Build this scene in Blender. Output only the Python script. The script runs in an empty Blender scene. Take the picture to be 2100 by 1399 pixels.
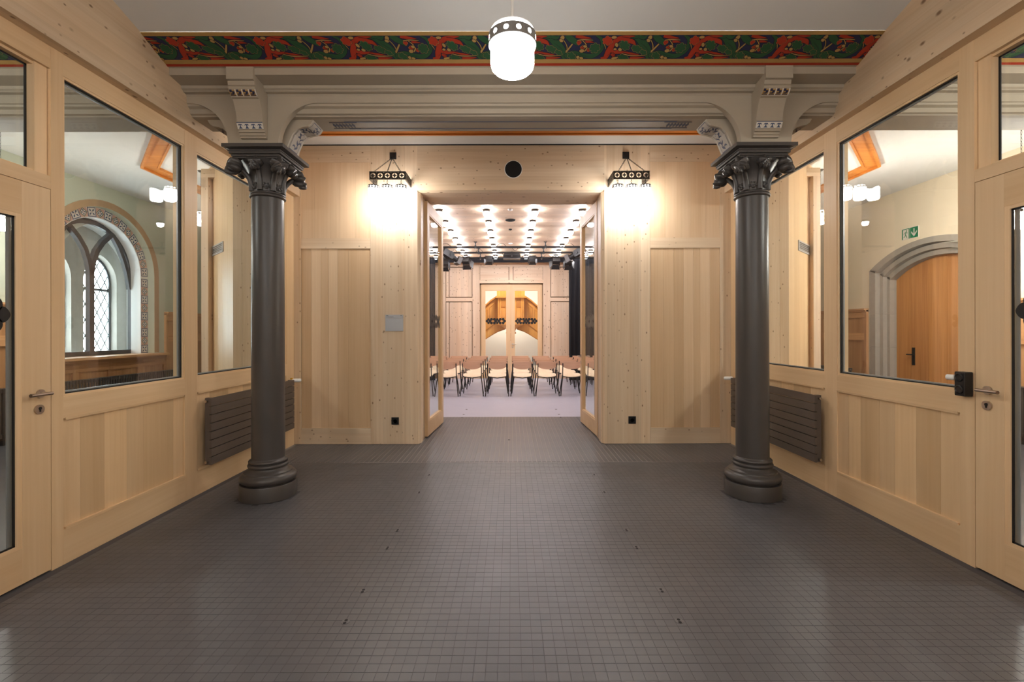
import bpy, bmesh, math, random
from mathutils import Vector, Matrix, Euler

random.seed(7)
PI = math.pi
S = bpy.context.scene
C = S.collection

# ------------------------------------------------------------------ camera
FPX = 960.0                     # focal length in pixels of the 2100 px wide frame
CAMZ = 1.45
cd = bpy.data.cameras.new('camera')
cd.sensor_width = 36.0
cd.lens = FPX / 2100.0 * 36.0
cd.shift_x = (1050 - 1048) / 2100.0
cd.shift_y = -(699.5 - 680) / 2100.0
cd.clip_start = 0.02
cam = bpy.data.objects.new('camera', cd)
cam.location = (0, 0, CAMZ)
cam.rotation_euler = (PI / 2, 0.0021, 0)
C.objects.link(cam)
S.camera = cam

# ------------------------------------------------------------------ world, exposure
w = bpy.data.worlds.new('overcast_sky')
S.world = w
w.use_nodes = True
bg = w.node_tree.nodes['Background']
bg.inputs[0].default_value = (0.86, 0.94, 1.0, 1)
bg.inputs[1].default_value = 9.0
S.view_settings.view_transform = 'Standard'
S.view_settings.look = 'None'
S.view_settings.gamma = 1.0
S.view_settings.use_curve_mapping = False
S.view_settings.exposure = 1.12
S.cycles.use_denoising = True
S.cycles.max_bounces = 8
S.cycles.diffuse_bounces = 5
S.cycles.glossy_bounces = 4
S.cycles.transparent_max_bounces = 24
S.cycles.sample_clamp_indirect = 6.0
S.cycles.blur_glossy = 0.5
S.cycles.caustics_reflective = False
S.cycles.caustics_refractive = False

# lamp strengths (radiance of the opal glass shades)
L_PENDANT = 24.0
L_REAR_FILL = 58.0  # added fill pendants, out of sight behind the viewer
L_SCONCE = 24.0
L_HALL = 44.0
L_SIDE = 105.0
L_GALLERY_FILL = 125.0  # added fill lamps, hidden beyond the far door

# ------------------------------------------------------------------ materials
def srgb(r, g, b):
    f = lambda c: (c / 255 / 12.92) if c / 255 <= 0.04045 else ((c / 255 + 0.055) / 1.055) ** 2.4
    return (f(r), f(g), f(b), 1)

def new_mat(name):
    m = bpy.data.materials.new(name)
    m.use_nodes = True
    nt = m.node_tree
    for n in list(nt.nodes):
        nt.nodes.remove(n)
    out = nt.nodes.new('ShaderNodeOutputMaterial')
    return m, nt, out

def N(nt, kind, **kw):
    n = nt.nodes.new('ShaderNode' + kind)
    for k, v in kw.items():
        setattr(n, k, v)
    return n

def plain(name, col, rough=0.5, metal=0.0, noise=0.06, scale=8.0, bump=0.0, spec=0.5, objcol=False):
    m, nt, out = new_mat(name)
    b = N(nt, 'BsdfPrincipled')
    b.inputs['Roughness'].default_value = rough
    b.inputs['Metallic'].default_value = metal
    b.inputs['Specular IOR Level'].default_value = spec
    tc = N(nt, 'TexCoord')
    nz = N(nt, 'TexNoise')
    nz.inputs['Scale'].default_value = scale
    nz.inputs['Detail'].default_value = 4
    nt.links.new(tc.outputs['Object'], nz.inputs['Vector'])
    mx = N(nt, 'MixRGB', blend_type='MIX')
    mx.inputs[1].default_value = tuple(c * (1 - noise) for c in col[:3]) + (1,)
    mx.inputs[2].default_value = tuple(min(1, c * (1 + noise)) for c in col[:3]) + (1,)
    nt.links.new(nz.outputs['Fac'], mx.inputs[0])
    last = mx.outputs[0]
    if objcol:
        oi = N(nt, 'ObjectInfo')
        m2 = N(nt, 'MixRGB', blend_type='MULTIPLY')
        m2.inputs[0].default_value = 1
        nt.links.new(last, m2.inputs[1]); nt.links.new(oi.outputs['Color'], m2.inputs[2])
        last = m2.outputs[0]
    nt.links.new(last, b.inputs['Base Color'])
    if bump:
        bp = N(nt, 'Bump')
        bp.inputs['Strength'].default_value = bump
        bp.inputs['Distance'].default_value = 0.01
        nt.links.new(nz.outputs['Fac'], bp.inputs['Height'])
        nt.links.new(bp.outputs[0], b.inputs['Normal'])
    nt.links.new(b.outputs[0], out.inputs[0])
    return m

def wood(name, axis, col, dark, knots=0.0, contrast=0.5, rough=0.45, lam=0.0):
    """softwood with grain along axis; knots = share of cells that hold a knot; lam = width of glued lamellas"""
    m, nt, out = new_mat(name)
    b = N(nt, 'BsdfPrincipled')
    b.inputs['Roughness'].default_value = rough
    b.inputs['Specular IOR Level'].default_value = 0.35
    tc = N(nt, 'TexCoord'); oi = N(nt, 'ObjectInfo')
    ai = 'xyz'.index(axis)
    def mapped(across, along):
        mp = N(nt, 'Mapping')
        sc = [across] * 3
        sc[ai] = along
        mp.inputs['Scale'].default_value = sc
        nt.links.new(tc.outputs['Object'], mp.inputs['Vector'])
        return mp
    wv = N(nt, 'Math', operation='MULTIPLY'); wv.inputs[1].default_value = 37.0
    nt.links.new(oi.outputs['Random'], wv.inputs[0])
    m1 = mapped(38, 0.9)
    n1 = N(nt, 'TexNoise', noise_dimensions='4D')
    n1.inputs['Scale'].default_value = 1.0; n1.inputs['Detail'].default_value = 5
    n1.inputs['Distortion'].default_value = 0.6
    nt.links.new(m1.outputs[0], n1.inputs['Vector']); nt.links.new(wv.outputs[0], n1.inputs['W'])
    m2 = mapped(5.0, 0.35)
    n2 = N(nt, 'TexNoise', noise_dimensions='4D')
    n2.inputs['Scale'].default_value = 1.0; n2.inputs['Detail'].default_value = 2
    nt.links.new(m2.outputs[0], n2.inputs['Vector']); nt.links.new(wv.outputs[0], n2.inputs['W'])
    ad = N(nt, 'Math', operation='ADD')
    h1 = N(nt, 'Math', operation='MULTIPLY'); h1.inputs[1].default_value = 0.45
    h2 = N(nt, 'Math', operation='MULTIPLY'); h2.inputs[1].default_value = 0.55
    nt.links.new(n1.outputs['Fac'], h1.inputs[0]); nt.links.new(n2.outputs['Fac'], h2.inputs[0])
    nt.links.new(h1.outputs[0], ad.inputs[0]); nt.links.new(h2.outputs[0], ad.inputs[1])
    rp = N(nt, 'ValToRGB')
    rp.color_ramp.elements[0].position = 0.5 - 0.25 / max(contrast, .01) * .5
    rp.color_ramp.elements[1].position = 0.5 + 0.25 / max(contrast, .01) * .5
    rp.color_ramp.elements[0].color = dark
    rp.color_ramp.elements[1].color = col
    nt.links.new(ad.outputs[0], rp.inputs[0])
    last = rp.outputs[0]
    if lam:
        # glued lamellas: one tone for each strip across the grain
        sx = N(nt, 'SeparateXYZ'); nt.links.new(tc.outputs['Object'], sx.inputs[0])
        o1, o2 = [i for i in range(3) if i != ai]
        s = N(nt, 'Math', operation='ADD')
        nt.links.new(sx.outputs[o1], s.inputs[0]); nt.links.new(sx.outputs[o2], s.inputs[1])
        dv = N(nt, 'Math', operation='DIVIDE'); dv.inputs[1].default_value = lam
        nt.links.new(s.outputs[0], dv.inputs[0])
        fl = N(nt, 'Math', operation='FLOOR'); nt.links.new(dv.outputs[0], fl.inputs[0])
        wn = N(nt, 'TexWhiteNoise', noise_dimensions='1D'); nt.links.new(fl.outputs[0], wn.inputs['W'])
        mr = N(nt, 'MapRange'); mr.inputs['To Min'].default_value = 0.90; mr.inputs['To Max'].default_value = 1.06
        nt.links.new(wn.outputs['Value'], mr.inputs['Value'])
        mm = N(nt, 'MixRGB', blend_type='MULTIPLY'); mm.inputs[0].default_value = 1
        nt.links.new(last, mm.inputs[1]); nt.links.new(mr.outputs[0], mm.inputs[2])
        last = mm.outputs[0]
    if knots:
        m3 = mapped(15.0, 9.0)
        vo = N(nt, 'TexVoronoi'); vo.inputs['Scale'].default_value = 1.0
        nt.links.new(m3.outputs[0], vo.inputs['Vector'])
        r = N(nt, 'MapRange', interpolation_type='SMOOTHSTEP')
        r.inputs['From Min'].default_value = 0.05; r.inputs['From Max'].default_value = 0.20
        r.inputs['To Min'].default_value = 1.0; r.inputs['To Max'].default_value = 0.0
        sp = N(nt, 'SeparateColor'); nt.links.new(vo.outputs['Color'], sp.inputs[0])
        sz = N(nt, 'Math', operation='MULTIPLY_ADD'); sz.inputs[1].default_value = 1.7; sz.inputs[2].default_value = 0.62
        nt.links.new(sp.outputs[1], sz.inputs[0])
        wob = N(nt, 'Math', operation='MULTIPLY_ADD'); wob.inputs[1].default_value = 0.16; wob.inputs[2].default_value = -0.08
        nt.links.new(n1.outputs['Fac'], wob.inputs[0])
        dd = N(nt, 'Math', operation='ADD')
        nt.links.new(vo.outputs['Distance'], dd.inputs[0]); nt.links.new(wob.outputs[0], dd.inputs[1])
        ds = N(nt, 'Math', operation='MULTIPLY')
        nt.links.new(dd.outputs[0], ds.inputs[0]); nt.links.new(sz.outputs[0], ds.inputs[1])
        nt.links.new(ds.outputs[0], r.inputs['Value'])
        gt = N(nt, 'Math', operation='GREATER_THAN'); gt.inputs[1].default_value = 1 - knots
        nt.links.new(sp.outputs[0], gt.inputs[0])
        km = N(nt, 'Math', operation='MULTIPLY')
        nt.links.new(r.outputs[0], km.inputs[0]); nt.links.new(gt.outputs[0], km.inputs[1])
        k2 = N(nt, 'Math', operation='MULTIPLY'); k2.inputs[1].default_value = 0.80
        nt.links.new(km.outputs[0], k2.inputs[0])
        mk = N(nt, 'MixRGB', blend_type='MIX')
        mk.inputs[2].default_value = srgb(104, 66, 34)
        nt.links.new(k2.outputs[0], mk.inputs[0]); nt.links.new(last, mk.inputs[1])
        last = mk.outputs[0]
    mo = N(nt, 'MixRGB', blend_type='MULTIPLY'); mo.inputs[0].default_value = 1
    nt.links.new(last, mo.inputs[1]); nt.links.new(oi.outputs['Color'], mo.inputs[2])
    nt.links.new(mo.outputs[0], b.inputs['Base Color'])
    bp = N(nt, 'Bump'); bp.inputs['Strength'].default_value = 0.06; bp.inputs['Distance'].default_value = 0.004
    nt.links.new(n1.outputs['Fac'], bp.inputs['Height'])
    nt.links.new(bp.outputs[0], b.inputs['Normal'])
    nt.links.new(b.outputs[0], out.inputs[0])
    return m

def glass_mat(name, tint=(0.96, 0.98, 0.97, 1), f0=0.045, rough=0.0, graze=1.0):
    m, nt, out = new_mat(name)
    tr = N(nt, 'BsdfTransparent'); tr.inputs[0].default_value = tint
    gl = N(nt, 'BsdfGlossy'); gl.inputs['Roughness'].default_value = rough
    gl.inputs[0].default_value = (1, 1, 1, 1)
    lw = N(nt, 'LayerWeight'); lw.inputs[0].default_value = 0.5
    pw = N(nt, 'Math', operation='POWER'); pw.inputs[1].default_value = 9.0
    nt.links.new(lw.outputs['Facing'], pw.inputs[0])
    ma = N(nt, 'Math', operation='MULTIPLY_ADD'); ma.inputs[1].default_value = (1 - f0) * graze; ma.inputs[2].default_value = f0
    nt.links.new(pw.outputs[0], ma.inputs[0])
    mx = N(nt, 'MixShader')
    nt.links.new(ma.outputs[0], mx.inputs[0])
    nt.links.new(tr.outputs[0], mx.inputs[1]); nt.links.new(gl.outputs[0], mx.inputs[2])
    nt.links.new(mx.outputs[0], out.inputs[0])
    return m

def lamp_mat(name, col, strength):
    m, nt, out = new_mat(name)
    e = N(nt, 'Emission'); e.inputs[0].default_value = col; e.inputs[1].default_value = strength
    nt.links.new(e.outputs[0], out.inputs[0])
    return m

def tile_mat(name, col, rough, spread=0.22):
    m, nt, out = new_mat(name)
    b = N(nt, 'BsdfPrincipled')
    b.inputs['Specular IOR Level'].default_value = 0.5
    ge = N(nt, 'NewGeometry'); oi = N(nt, 'ObjectInfo')
    ad = N(nt, 'Math', operation='ADD')
    nt.links.new(ge.outputs['Random Per Island'], ad.inputs[0]); nt.links.new(oi.outputs['Random'], ad.inputs[1])
    wn = N(nt, 'TexWhiteNoise', noise_dimensions='1D'); nt.links.new(ad.outputs[0], wn.inputs['W'])
    hs = N(nt, 'MixRGB', blend_type='MIX')
    hs.inputs[1].default_value = tuple(c * (1 - spread) for c in col[:3]) + (1,)
    hs.inputs[2].default_value = (col[0] * (1 + spread), col[1] * (1 + spread * .8), col[2] * (1 + spread * .75), 1)
    nt.links.new(wn.outputs['Value'], hs.inputs[0])
    nt.links.new(hs.outputs[0], b.inputs['Base Color'])
    tc = N(nt, 'TexCoord'); nz = N(nt, 'TexNoise'); nz.inputs['Scale'].default_value = 3.0; nz.inputs['Detail'].default_value = 5
    nt.links.new(tc.outputs['Object'], nz.inputs['Vector'])
    mr = N(nt, 'MapRange'); mr.inputs['To Min'].default_value = rough - .06; mr.inputs['To Max'].default_value = rough + .08
    nt.links.new(nz.outputs['Fac'], mr.inputs['Value']); nt.links.new(mr.outputs[0], b.inputs['Roughness'])
    nt.links.new(b.outputs[0], out.inputs[0])
    return m

PINE = srgb(231, 210, 182); PINE_D = srgb(211, 182, 148)
FRAME = srgb(234, 206, 167); FRAME_D = srgb(217, 183, 140)
OAK = srgb(202, 156, 112); OAK_D = srgb(172, 124, 82)
M = {}
for ax in 'xyz':
    M['knotty_' + ax] = wood('knotty_spruce_grain_' + ax, ax, PINE, PINE_D, knots=0.95, contrast=0.7, lam=0.11)
    M['clear_' + ax] = wood('clear_spruce_grain_' + ax, ax, FRAME, FRAME_D, contrast=0.55)
    M['oak_' + ax] = wood('oak_grain_' + ax, ax, OAK, OAK_D, contrast=0.9)
M['moulding'] = wood('orange_wood_moulding', 'x', srgb(214, 140, 66), srgb(178, 104, 42), contrast=0.8)
M['gallery'] = wood('honey_oak', 'z', srgb(232, 172, 98), srgb(206, 140, 68), contrast=0.7)
M['ply_back'] = wood('beech_ply_backrest', 'x', srgb(234, 194, 164), srgb(220, 176, 144), contrast=0.7)
M['ply_edge_lit'] = plain('lit_ply_top_edge', srgb(242, 214, 182), 0.5)  # top edges only: light from above put into the colour
M['ply_seat'] = wood('pale_ply_seat', 'y', srgb(246, 232, 208), srgb(236, 216, 184), contrast=0.7)
M['plaster'] = plain('white_plaster', srgb(216, 215, 212), 0.85, noise=0.02, scale=3, bump=0.05)
M['plaster_green'] = plain('pale_green_plaster', srgb(190, 196, 178), 0.85, noise=0.04, scale=2, bump=0.05)
M['plaster_cream'] = plain('cream_plaster', srgb(226, 214, 190), 0.85, noise=0.03, scale=2, bump=0.05)
M['stone'] = plain('grey_beige_painted_stone', srgb(168, 157, 140), 0.65, noise=0.05, scale=5, bump=0.04)
M['sandstone'] = plain('grey_sandstone', srgb(158, 152, 143), 0.85, noise=0.12, scale=9, bump=0.12)
M['iron'] = plain('dark_painted_cast_iron', srgb(70, 66, 64), 0.37, noise=0.05, scale=20, spec=0.5)
M['radiator'] = plain('brown_grey_radiator_paint', srgb(92, 82, 75), 0.42, noise=0.02)
M['black'] = plain('black_plastic', srgb(22, 22, 24), 0.3, noise=0.02)
M['blackmetal'] = plain('black_powder_coat', srgb(25, 24, 25), 0.45, noise=0.04)
M['bronze'] = plain('dark_bronze_metal', srgb(62, 58, 55), 0.4, metal=0.6, noise=0.08, scale=30)
M['steel'] = plain('brushed_steel', srgb(196, 184, 172), 0.28, metal=1.0, noise=0.03)
M['white'] = plain('white_plastic', srgb(238, 238, 236), 0.35, noise=0.01)
M['yellow'] = plain('yellow_plastic', srgb(220, 170, 30), 0.4)
M['copper'] = plain('copper_washer', srgb(190, 140, 90), 0.4, metal=0.5)
M['gasket'] = plain('black_rubber_gasket', srgb(20, 20, 22), 0.6, noise=0.02)
M['spacer'] = plain('grey_glazing_spacer', srgb(170, 172, 176), 0.35, metal=0.3, noise=0.02)
M['sticker'] = plain('black_door_sticker', srgb(14, 14, 15), 0.5, noise=0.02)
M['curtain'] = plain('black_velvet', srgb(22, 22, 28), 0.95, noise=0.15, scale=20)
M['tile'] = tile_mat('grey_mosaic_tile', srgb(84, 84, 88), 0.40, 0.07)
M['strip'] = tile_mat('grey_tile_strip', srgb(92, 91, 94), 0.38, 0.06)
M['halltile'] = tile_mat('hall_floor_tile', srgb(186, 190, 210), 0.34, 0.08)
M['grout_dark'] = plain('dark_grout', srgb(77, 76, 79), 0.8)
M['grout_light'] = plain('light_grout', srgb(152, 147, 145), 0.8)
M['glass'] = glass_mat('clear_glass')
M['glass_coated'] = glass_mat('coated_door_glass', f0=0.02, graze=0.35)
M['glass_old'] = glass_mat('leaded_pane', tint=(0.93, 0.95, 0.96, 1))
M['pendant'] = lamp_mat('opal_glass_pendant', (1, 0.99, 0.975, 1), L_PENDANT)
M['rear_fill'] = lamp_mat('rear_fill_lamp', (1, 0.99, 0.975, 1), L_REAR_FILL)
M['sconce'] = lamp_mat('opal_glass_sconce', (1, 0.97, 0.945, 1), L_SCONCE)
M['halllamp'] = lamp_mat('opal_glass_hall', (0.985, 0.955, 1.0, 1), L_HALL)
M['sidelamp'] = lamp_mat('opal_glass_side', (1, 0.96, 0.90, 1), L_SIDE)
M['sidelamp_left'] = lamp_mat('opal_glass_side_left', (1, 0.97, 0.93, 1), L_SIDE * .5)
M['galleryfill'] = lamp_mat('gallery_fill_glow', (1, 0.90, 0.76, 1), L_GALLERY_FILL)
M['p_navy'] = plain('paint_navy', srgb(34, 38, 68), 0.7)
M['p_green'] = plain('paint_green', srgb(38, 80, 48), 0.7, noise=0.15, scale=12)
M['p_dgreen'] = plain('paint_deep_green', srgb(34, 66, 44), 0.7, noise=0.15, scale=12)
M['p_red'] = plain('paint_red', srgb(164, 48, 22), 0.7, noise=0.12, scale=12)
M['p_gold'] = plain('paint_ochre', srgb(172, 136, 78), 0.7, noise=0.1, scale=12)
M['p_black'] = plain('paint_black_outline', srgb(18, 20, 28), 0.7)
M['p_white'] = plain('paint_white', srgb(214, 210, 202), 0.7)
M['p_blue'] = plain('paint_grey_blue', srgb(70, 84, 112), 0.7)
M['p_pink'] = plain('paint_dusty_pink', srgb(196, 158, 144), 0.7)
M['p_tan'] = plain('paint_tan_border', srgb(176, 146, 112), 0.7, noise=0.12, scale=14)
M['p_ground_shaded'] = plain('paint_shaded_ground', srgb(160, 150, 137), 0.7)  # console ground, colour darkened for the shade on its down-facing side
M['ring'] = plain('grey_lamp_ring', srgb(122, 119, 117), 0.5, noise=0.04)
M['wframe'] = plain('dark_grey_window_frame', srgb(74, 70, 70), 0.5)
M['lead'] = plain('lead_came', srgb(80, 82, 86), 0.5, metal=0.3)
M['exit_green'] = plain('exit_sign_green', srgb(20, 120, 80), 0.5)
M['sign_grey'] = plain('silver_sign_plate', srgb(176, 178, 182), 0.45, metal=0.2, noise=0.02)
M['ink'] = plain('dark_print', srgb(50, 48, 56), 0.6)
M['mesh_black'] = plain('black_speaker_cloth', srgb(12, 12, 13), 0.8)
M['asphalt'] = plain('pale_gravel', srgb(190, 190, 186), 0.9)

# ------------------------------------------------------------------ mesh helper
class MB:
    def __init__(s):
        s.v = []; s.f = []; s.m = []
    def add(s, vs, fs, mi=0):
        o = len(s.v)
        s.v += [tuple(v) for v in vs]
        for f in fs:
            s.f.append(tuple(i + o for i in f)); s.m.append(mi)
        return s
    def box(s, x0, x1, y0, y1, z0, z1, mi=0):
        x0, x1 = min(x0, x1), max(x0, x1); y0, y1 = min(y0, y1), max(y0, y1); z0, z1 = min(z0, z1), max(z0, z1)
        return s.add([(x0, y0, z0), (x1, y0, z0), (x1, y1, z0), (x0, y1, z0), (x0, y0, z1), (x1, y0, z1), (x1, y1, z1), (x0, y1, z1)],
                     [(0, 3, 2, 1), (4, 5, 6, 7), (0, 1, 5, 4), (1, 2, 6, 5), (2, 3, 7, 6), (3, 0, 4, 7)], mi)
    def prism(s, poly, axis, a, b, mi=0):
        """poly: 2D points; axis 'x': (y,z), 'y': (x,z), 'z': (x,y)"""
        def P(p, t):
            return {'x': (t, p[0], p[1]), 'y': (p[0], t, p[1]), 'z': (p[0], p[1], t)}[axis]
        n = len(poly)
        ar = sum(poly[i][0] * poly[(i + 1) % n][1] - poly[(i + 1) % n][0] * poly[i][1] for i in range(n))
        flip = (ar > 0) == (axis in 'xz')
        a, b = min(a, b), max(a, b)
        vs = [P(p, a) for p in poly] + [P(p, b) for p in poly]
        fs = [tuple(range(n)), tuple(range(2 * n - 1, n - 1, -1))]
        fs += [(i, i + n, (i + 1) % n + n, (i + 1) % n) for i in range(n)]
        if flip:
            fs = [tuple(reversed(f)) for f in fs]
        return s.add(vs, fs, mi)
    def lathe(s, prof, c=(0, 0, 0), seg=32, mi=0, cap=True):
        """prof: (r,z) from bottom to top"""
        vs = []; n = len(prof)
        for r, z in prof:
            for k in range(seg):
                t = 2 * PI * k / seg
                vs.append((c[0] + r * math.cos(t), c[1] + r * math.sin(t), c[2] + z))
        fs = []
        for i in range(n - 1):
            for k in range(seg):
                k2 = (k + 1) % seg
                fs.append((i * seg + k, i * seg + k2, (i + 1) * seg + k2, (i + 1) * seg + k))
        if cap:
            fs.append(tuple(reversed(range(seg))))
            fs.append(tuple((n - 1) * seg + k for k in range(seg)))
        return s.add(vs, fs, mi)
    def tube(s, path, r, seg=8, mi=0, closed=False):
        pts = [Vector(p) for p in path]; n = len(pts)
        rs = r if isinstance(r, (list, tuple)) else [r] * n
        vs = []; ref = None
        for i, p in enumerate(pts):
            if closed:
                d = pts[(i + 1) % n] - pts[i - 1]
            else:
                d = pts[min(i + 1, n - 1)] - pts[max(i - 1, 0)]
            d.normalize()
            if ref is None:
                ref = Vector((0, 0, 1)) if abs(d.z) < 0.9 else Vector((1, 0, 0))
            u = d.cross(ref)
            if u.length < 1e-4:
                ref = Vector((1, 0, 0)) if abs(d.x) < 0.9 else Vector((0, 1, 0)); u = d.cross(ref)
            u.normalize(); v = d.cross(u); ref = -v if False else u.cross(d)
            for k in range(seg):
                t = 2 * PI * k / seg
                vs.append(p + (u * math.cos(t) + v * math.sin(t)) * rs[i])
        fs = []
        for i in range(n if closed else n - 1):
            j = (i + 1) % n
            for k in range(seg):
                k2 = (k + 1) % seg
                fs.append((i * seg + k, j * seg + k, j * seg + k2, i * seg + k2))
        if not closed:
            fs.append(tuple(range(seg))); fs.append(tuple((n - 1) * seg + k for k in reversed(range(seg))))
        return s.add(vs, fs, mi)
    def cyl(s, a, b, r, seg=16, mi=0):
        return s.tube([a, b], r, seg, mi)
    def extend(s, o, fn=lambda p: p, mi=None):
        k = len(s.v)
        s.v += [tuple(fn(Vector(p))) for p in o.v]
        s.f += [tuple(i + k for i in f) for f in o.f]
        s.m += o.m if mi is None else [mi] * len(o.f)
        return s
    def build(s, name, mat, parent=None, smooth=None, color=None, label=None, kind=None, norm=True):
        me = bpy.data.meshes.new(name)
        me.from_pydata(s.v, [], s.f)
        mats = mat if isinstance(mat, (list, tuple)) else [mat]
        for k in mats:
            me.materials.append(M[k] if isinstance(k, str) else k)
        for p, mi in zip(me.polygons, s.m):
            p.material_index = mi
        if smooth:
            me.polygons.foreach_set('use_smooth', [True] * len(me.polygons))
            me.set_sharp_from_angle(angle=math.radians(smooth))
        if norm:
            b = bmesh.new(); b.from_mesh(me)
            bmesh.ops.recalc_face_normals(b, faces=b.faces)
            b.to_mesh(me); b.free()
        me.update()
        o = bpy.data.objects.new(name, me)
        C.objects.link(o)
        if parent is not None:
            o.parent = parent
            if parent.get('_w'):
                o.matrix_parent_inverse = Matrix.Translation(parent['_w']).inverted()
        if color:
            o.color = (*color, 1) if len(color) == 3 else color
        if label:
            o['label'] = label
        if kind:
            o['kind'] = kind
        return o

def thing(name, label, cat, loc=(0, 0, 0), group=None, kind=None, world=True):
    """Empty at the thing's base; world=True: its parts are given in world coordinates"""
    o = bpy.data.objects.new(name, None)
    C.objects.link(o)
    o.empty_display_size = 0.1
    o.location = loc
    o['label'] = label
    if cat: o['category'] = cat
    if group: o['group'] = group
    if kind: o['kind'] = kind
    if world and Vector(loc).length > 1e-9:
        o['_w'] = list(loc)
    return o

def tag(o, label, cat, group=None, kind=None):
    o['label'] = label
    if cat: o['category'] = cat
    if group: o['group'] = group
    if kind: o['kind'] = kind
    return o

def copy_tree(o, parent=None):
    c = o.copy(); C.objects.link(c); c.parent = parent
    if parent is not None:
        c.matrix_parent_inverse = o.matrix_parent_inverse.copy()
    for ch in list(o.children):
        copy_tree(ch, c)
    return c

ORD = ['first', 'second', 'third', 'fourth', 'fifth', 'sixth', 'seventh', 'eighth', 'ninth', 'tenth', 'eleventh', 'twelfth']

def tone(v, warm=0.0):
    k = max(0.0, 1.0 - v)
    return (v * (1 + warm * .5), v * (1 - k * .22), v * (1 - warm - k * .45))

PALE = (1.12, 1.12, 1.19)    # brightens the hall's spruce in place of more ambient light
def arc(cx, cy, r, a0, a1, n):
    return [(cx + r * math.cos(math.radians(a0 + (a1 - a0) * i / n)), cy + r * math.sin(math.radians(a0 + (a1 - a0) * i / n))) for i in range(n + 1)]

# ================================================================== STRUCTURE
YB = 6.026            # face of the timber back wall
XL, XR = 2.795, 2.83  # partition faces (distance left / right of the camera axis)
ZR = 3.86             # ceiling of the rear bay
ZH, YH0, YH1 = 3.65, 6.65, 14.4   # hall: ceiling, near and far end
PX = lambda px, d: (px - 1048) / FPX * d
PZ = lambda py, d: CAMZ - (py - 680) / FPX * d

# ---- floor
floor = thing('floor', 'dark grey mosaic tile floor of the foyer', 'floor', kind='structure')
MB().box(-7.3, 7.3, -4.0, 5.19, -0.15, -0.0012).build('screed', 'grout_dark', floor)
MB().box(-7.3, 7.3, 5.19, 12.2, -0.15, -0.0022).build('threshold_bed', 'grout_light', floor)
MB().box(-4.4, 4.4, 7.95, 21.0, -0.16, -0.0006).build('hall_slab', 'halltile', floor)
PT = 0.0515; GAP = 0.0024
tp = MB().box(-(PT - GAP) / 2, (PT - GAP) / 2, -(PT - GAP) / 2, (PT - GAP) / 2, -0.004, 0.0)
tmesh = None
rest = MB()
cols = int(5.56 / PT)
rows = int((5.18 - 0.6) / PT)
X0 = -cols * PT / 2 + PT / 2 + 0.017
cells = []
for r in range(rows):
    for c in range(cols):
        x = X0 + c * PT; y = 5.185 - PT / 2 - r * PT
        cells.append((x, y))
COLS_XY = [(-2.158, 4.16), (2.142, 4.16)]
cells = [(x, y) for x, y in cells if all(math.hypot(x - a, y - b) > 0.24 for a, b in COLS_XY)]
vis = sorted([c for c in cells if c[1] > 1.962 and abs(c[0]) < 1.05 * c[1]], key=lambda c: (round(c[1], 3), abs(c[0])))
singles = set(vis[:300])
for (x, y) in cells:
    dz = random.uniform(-0.0004, 0.0)
    if (x, y) in singles:
        if tmesh is None:
            t = tp.build('tile', 'tile', floor); tmesh = t.data
        else:
            t = bpy.data.objects.new('tile', tmesh); C.objects.link(t); t.parent = floor
        t.location = (x, y, dz)
    else:
        h = (PT - GAP) / 2
        rest.add([(x - h, y - h, dz), (x + h, y - h, dz), (x + h, y + h, dz), (x - h, y + h, dz),
                  (x - h, y - h, -0.004), (x + h, y - h, -0.004), (x + h, y + h, -0.004), (x - h, y + h, -0.004)],
                 [(0, 1, 2, 3), (0, 4, 5, 1), (1, 5, 6, 2), (2, 6, 7, 3), (3, 7, 4, 0)])
rest.build('tile_field', 'tile', floor, kind='stuff', norm=False)
# side room floors
MB().box(-6.7, -2.9, -4, 12.0, -0.01, -0.0005).build('side_room_floor', 'tile', floor)
MB().box(2.93, 6.7, -4, 12.0, -0.01, -0.0005).build('side_room_floor', 'tile', floor)
# long tile strips in front of and through the doorway
sp = 0.0535
k = int(5.58 / sp)
sm = {}
for i in range(k):
    x = (i - (k - 1) / 2) * sp + 0.017
    y1 = 7.95 if abs(x) < 1.17 else YB + 0.02
    key = y1
    if key not in sm:
        t = MB().box(-(sp - .008) / 2, (sp - .008) / 2, 5.205, y1 - .004, -0.004, 0.0).build('tile_strip', 'strip', floor)
        sm[key] = t.data
    else:
        t = bpy.data.objects.new('tile_strip', sm[key]); C.objects.link(t); t.parent = floor
    t.location = (x, 0, 0)

# ---- ceilings
ceil = thing('ceiling', 'white plaster ceiling rising towards the viewer in front of the painted band', 'ceiling', kind='structure')
prof = [(3.434, 3.655), (3.2, 3.72), (2.9, 3.80), (2.5, 3.88), (2.0, 3.95), (1.4, 3.99), (-4.0, 4.0)]
cm = MB()
for (a, b) in zip(prof[:-1], prof[1:]):
    cm.prism([a, (a[0], a[1] + .15), (b[0], b[1] + .15), b], 'x', -7.2, 7.2)
cm.build('front_vault', 'plaster', ceil)
MB().box(-7.2, 7.2, 4.2, 12.2, ZR, ZR + .1).build('rear_field', 'plaster', ceil)
ceil2 = thing('ceiling', 'spruce board ceiling of the lamp-lit hall', 'ceiling', kind='structure')
for i in range(9):
    y0 = YH0 + (YH1 - YH0) * i / 9; y1 = YH0 + (YH1 - YH0) * (i + 1) / 9
    MB().box(-4.4, 4.4, y0 + .002, y1 - .002, ZH, ZH + .05).build('plank', 'knotty_x', ceil2, color=tuple(c * random.uniform(.97, 1.0) for c in PALE))
MB().box(-4.4, 4.4, YH0, YH1, ZH + .05, ZH + .12).build('deck', 'knotty_x', ceil2)

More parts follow.
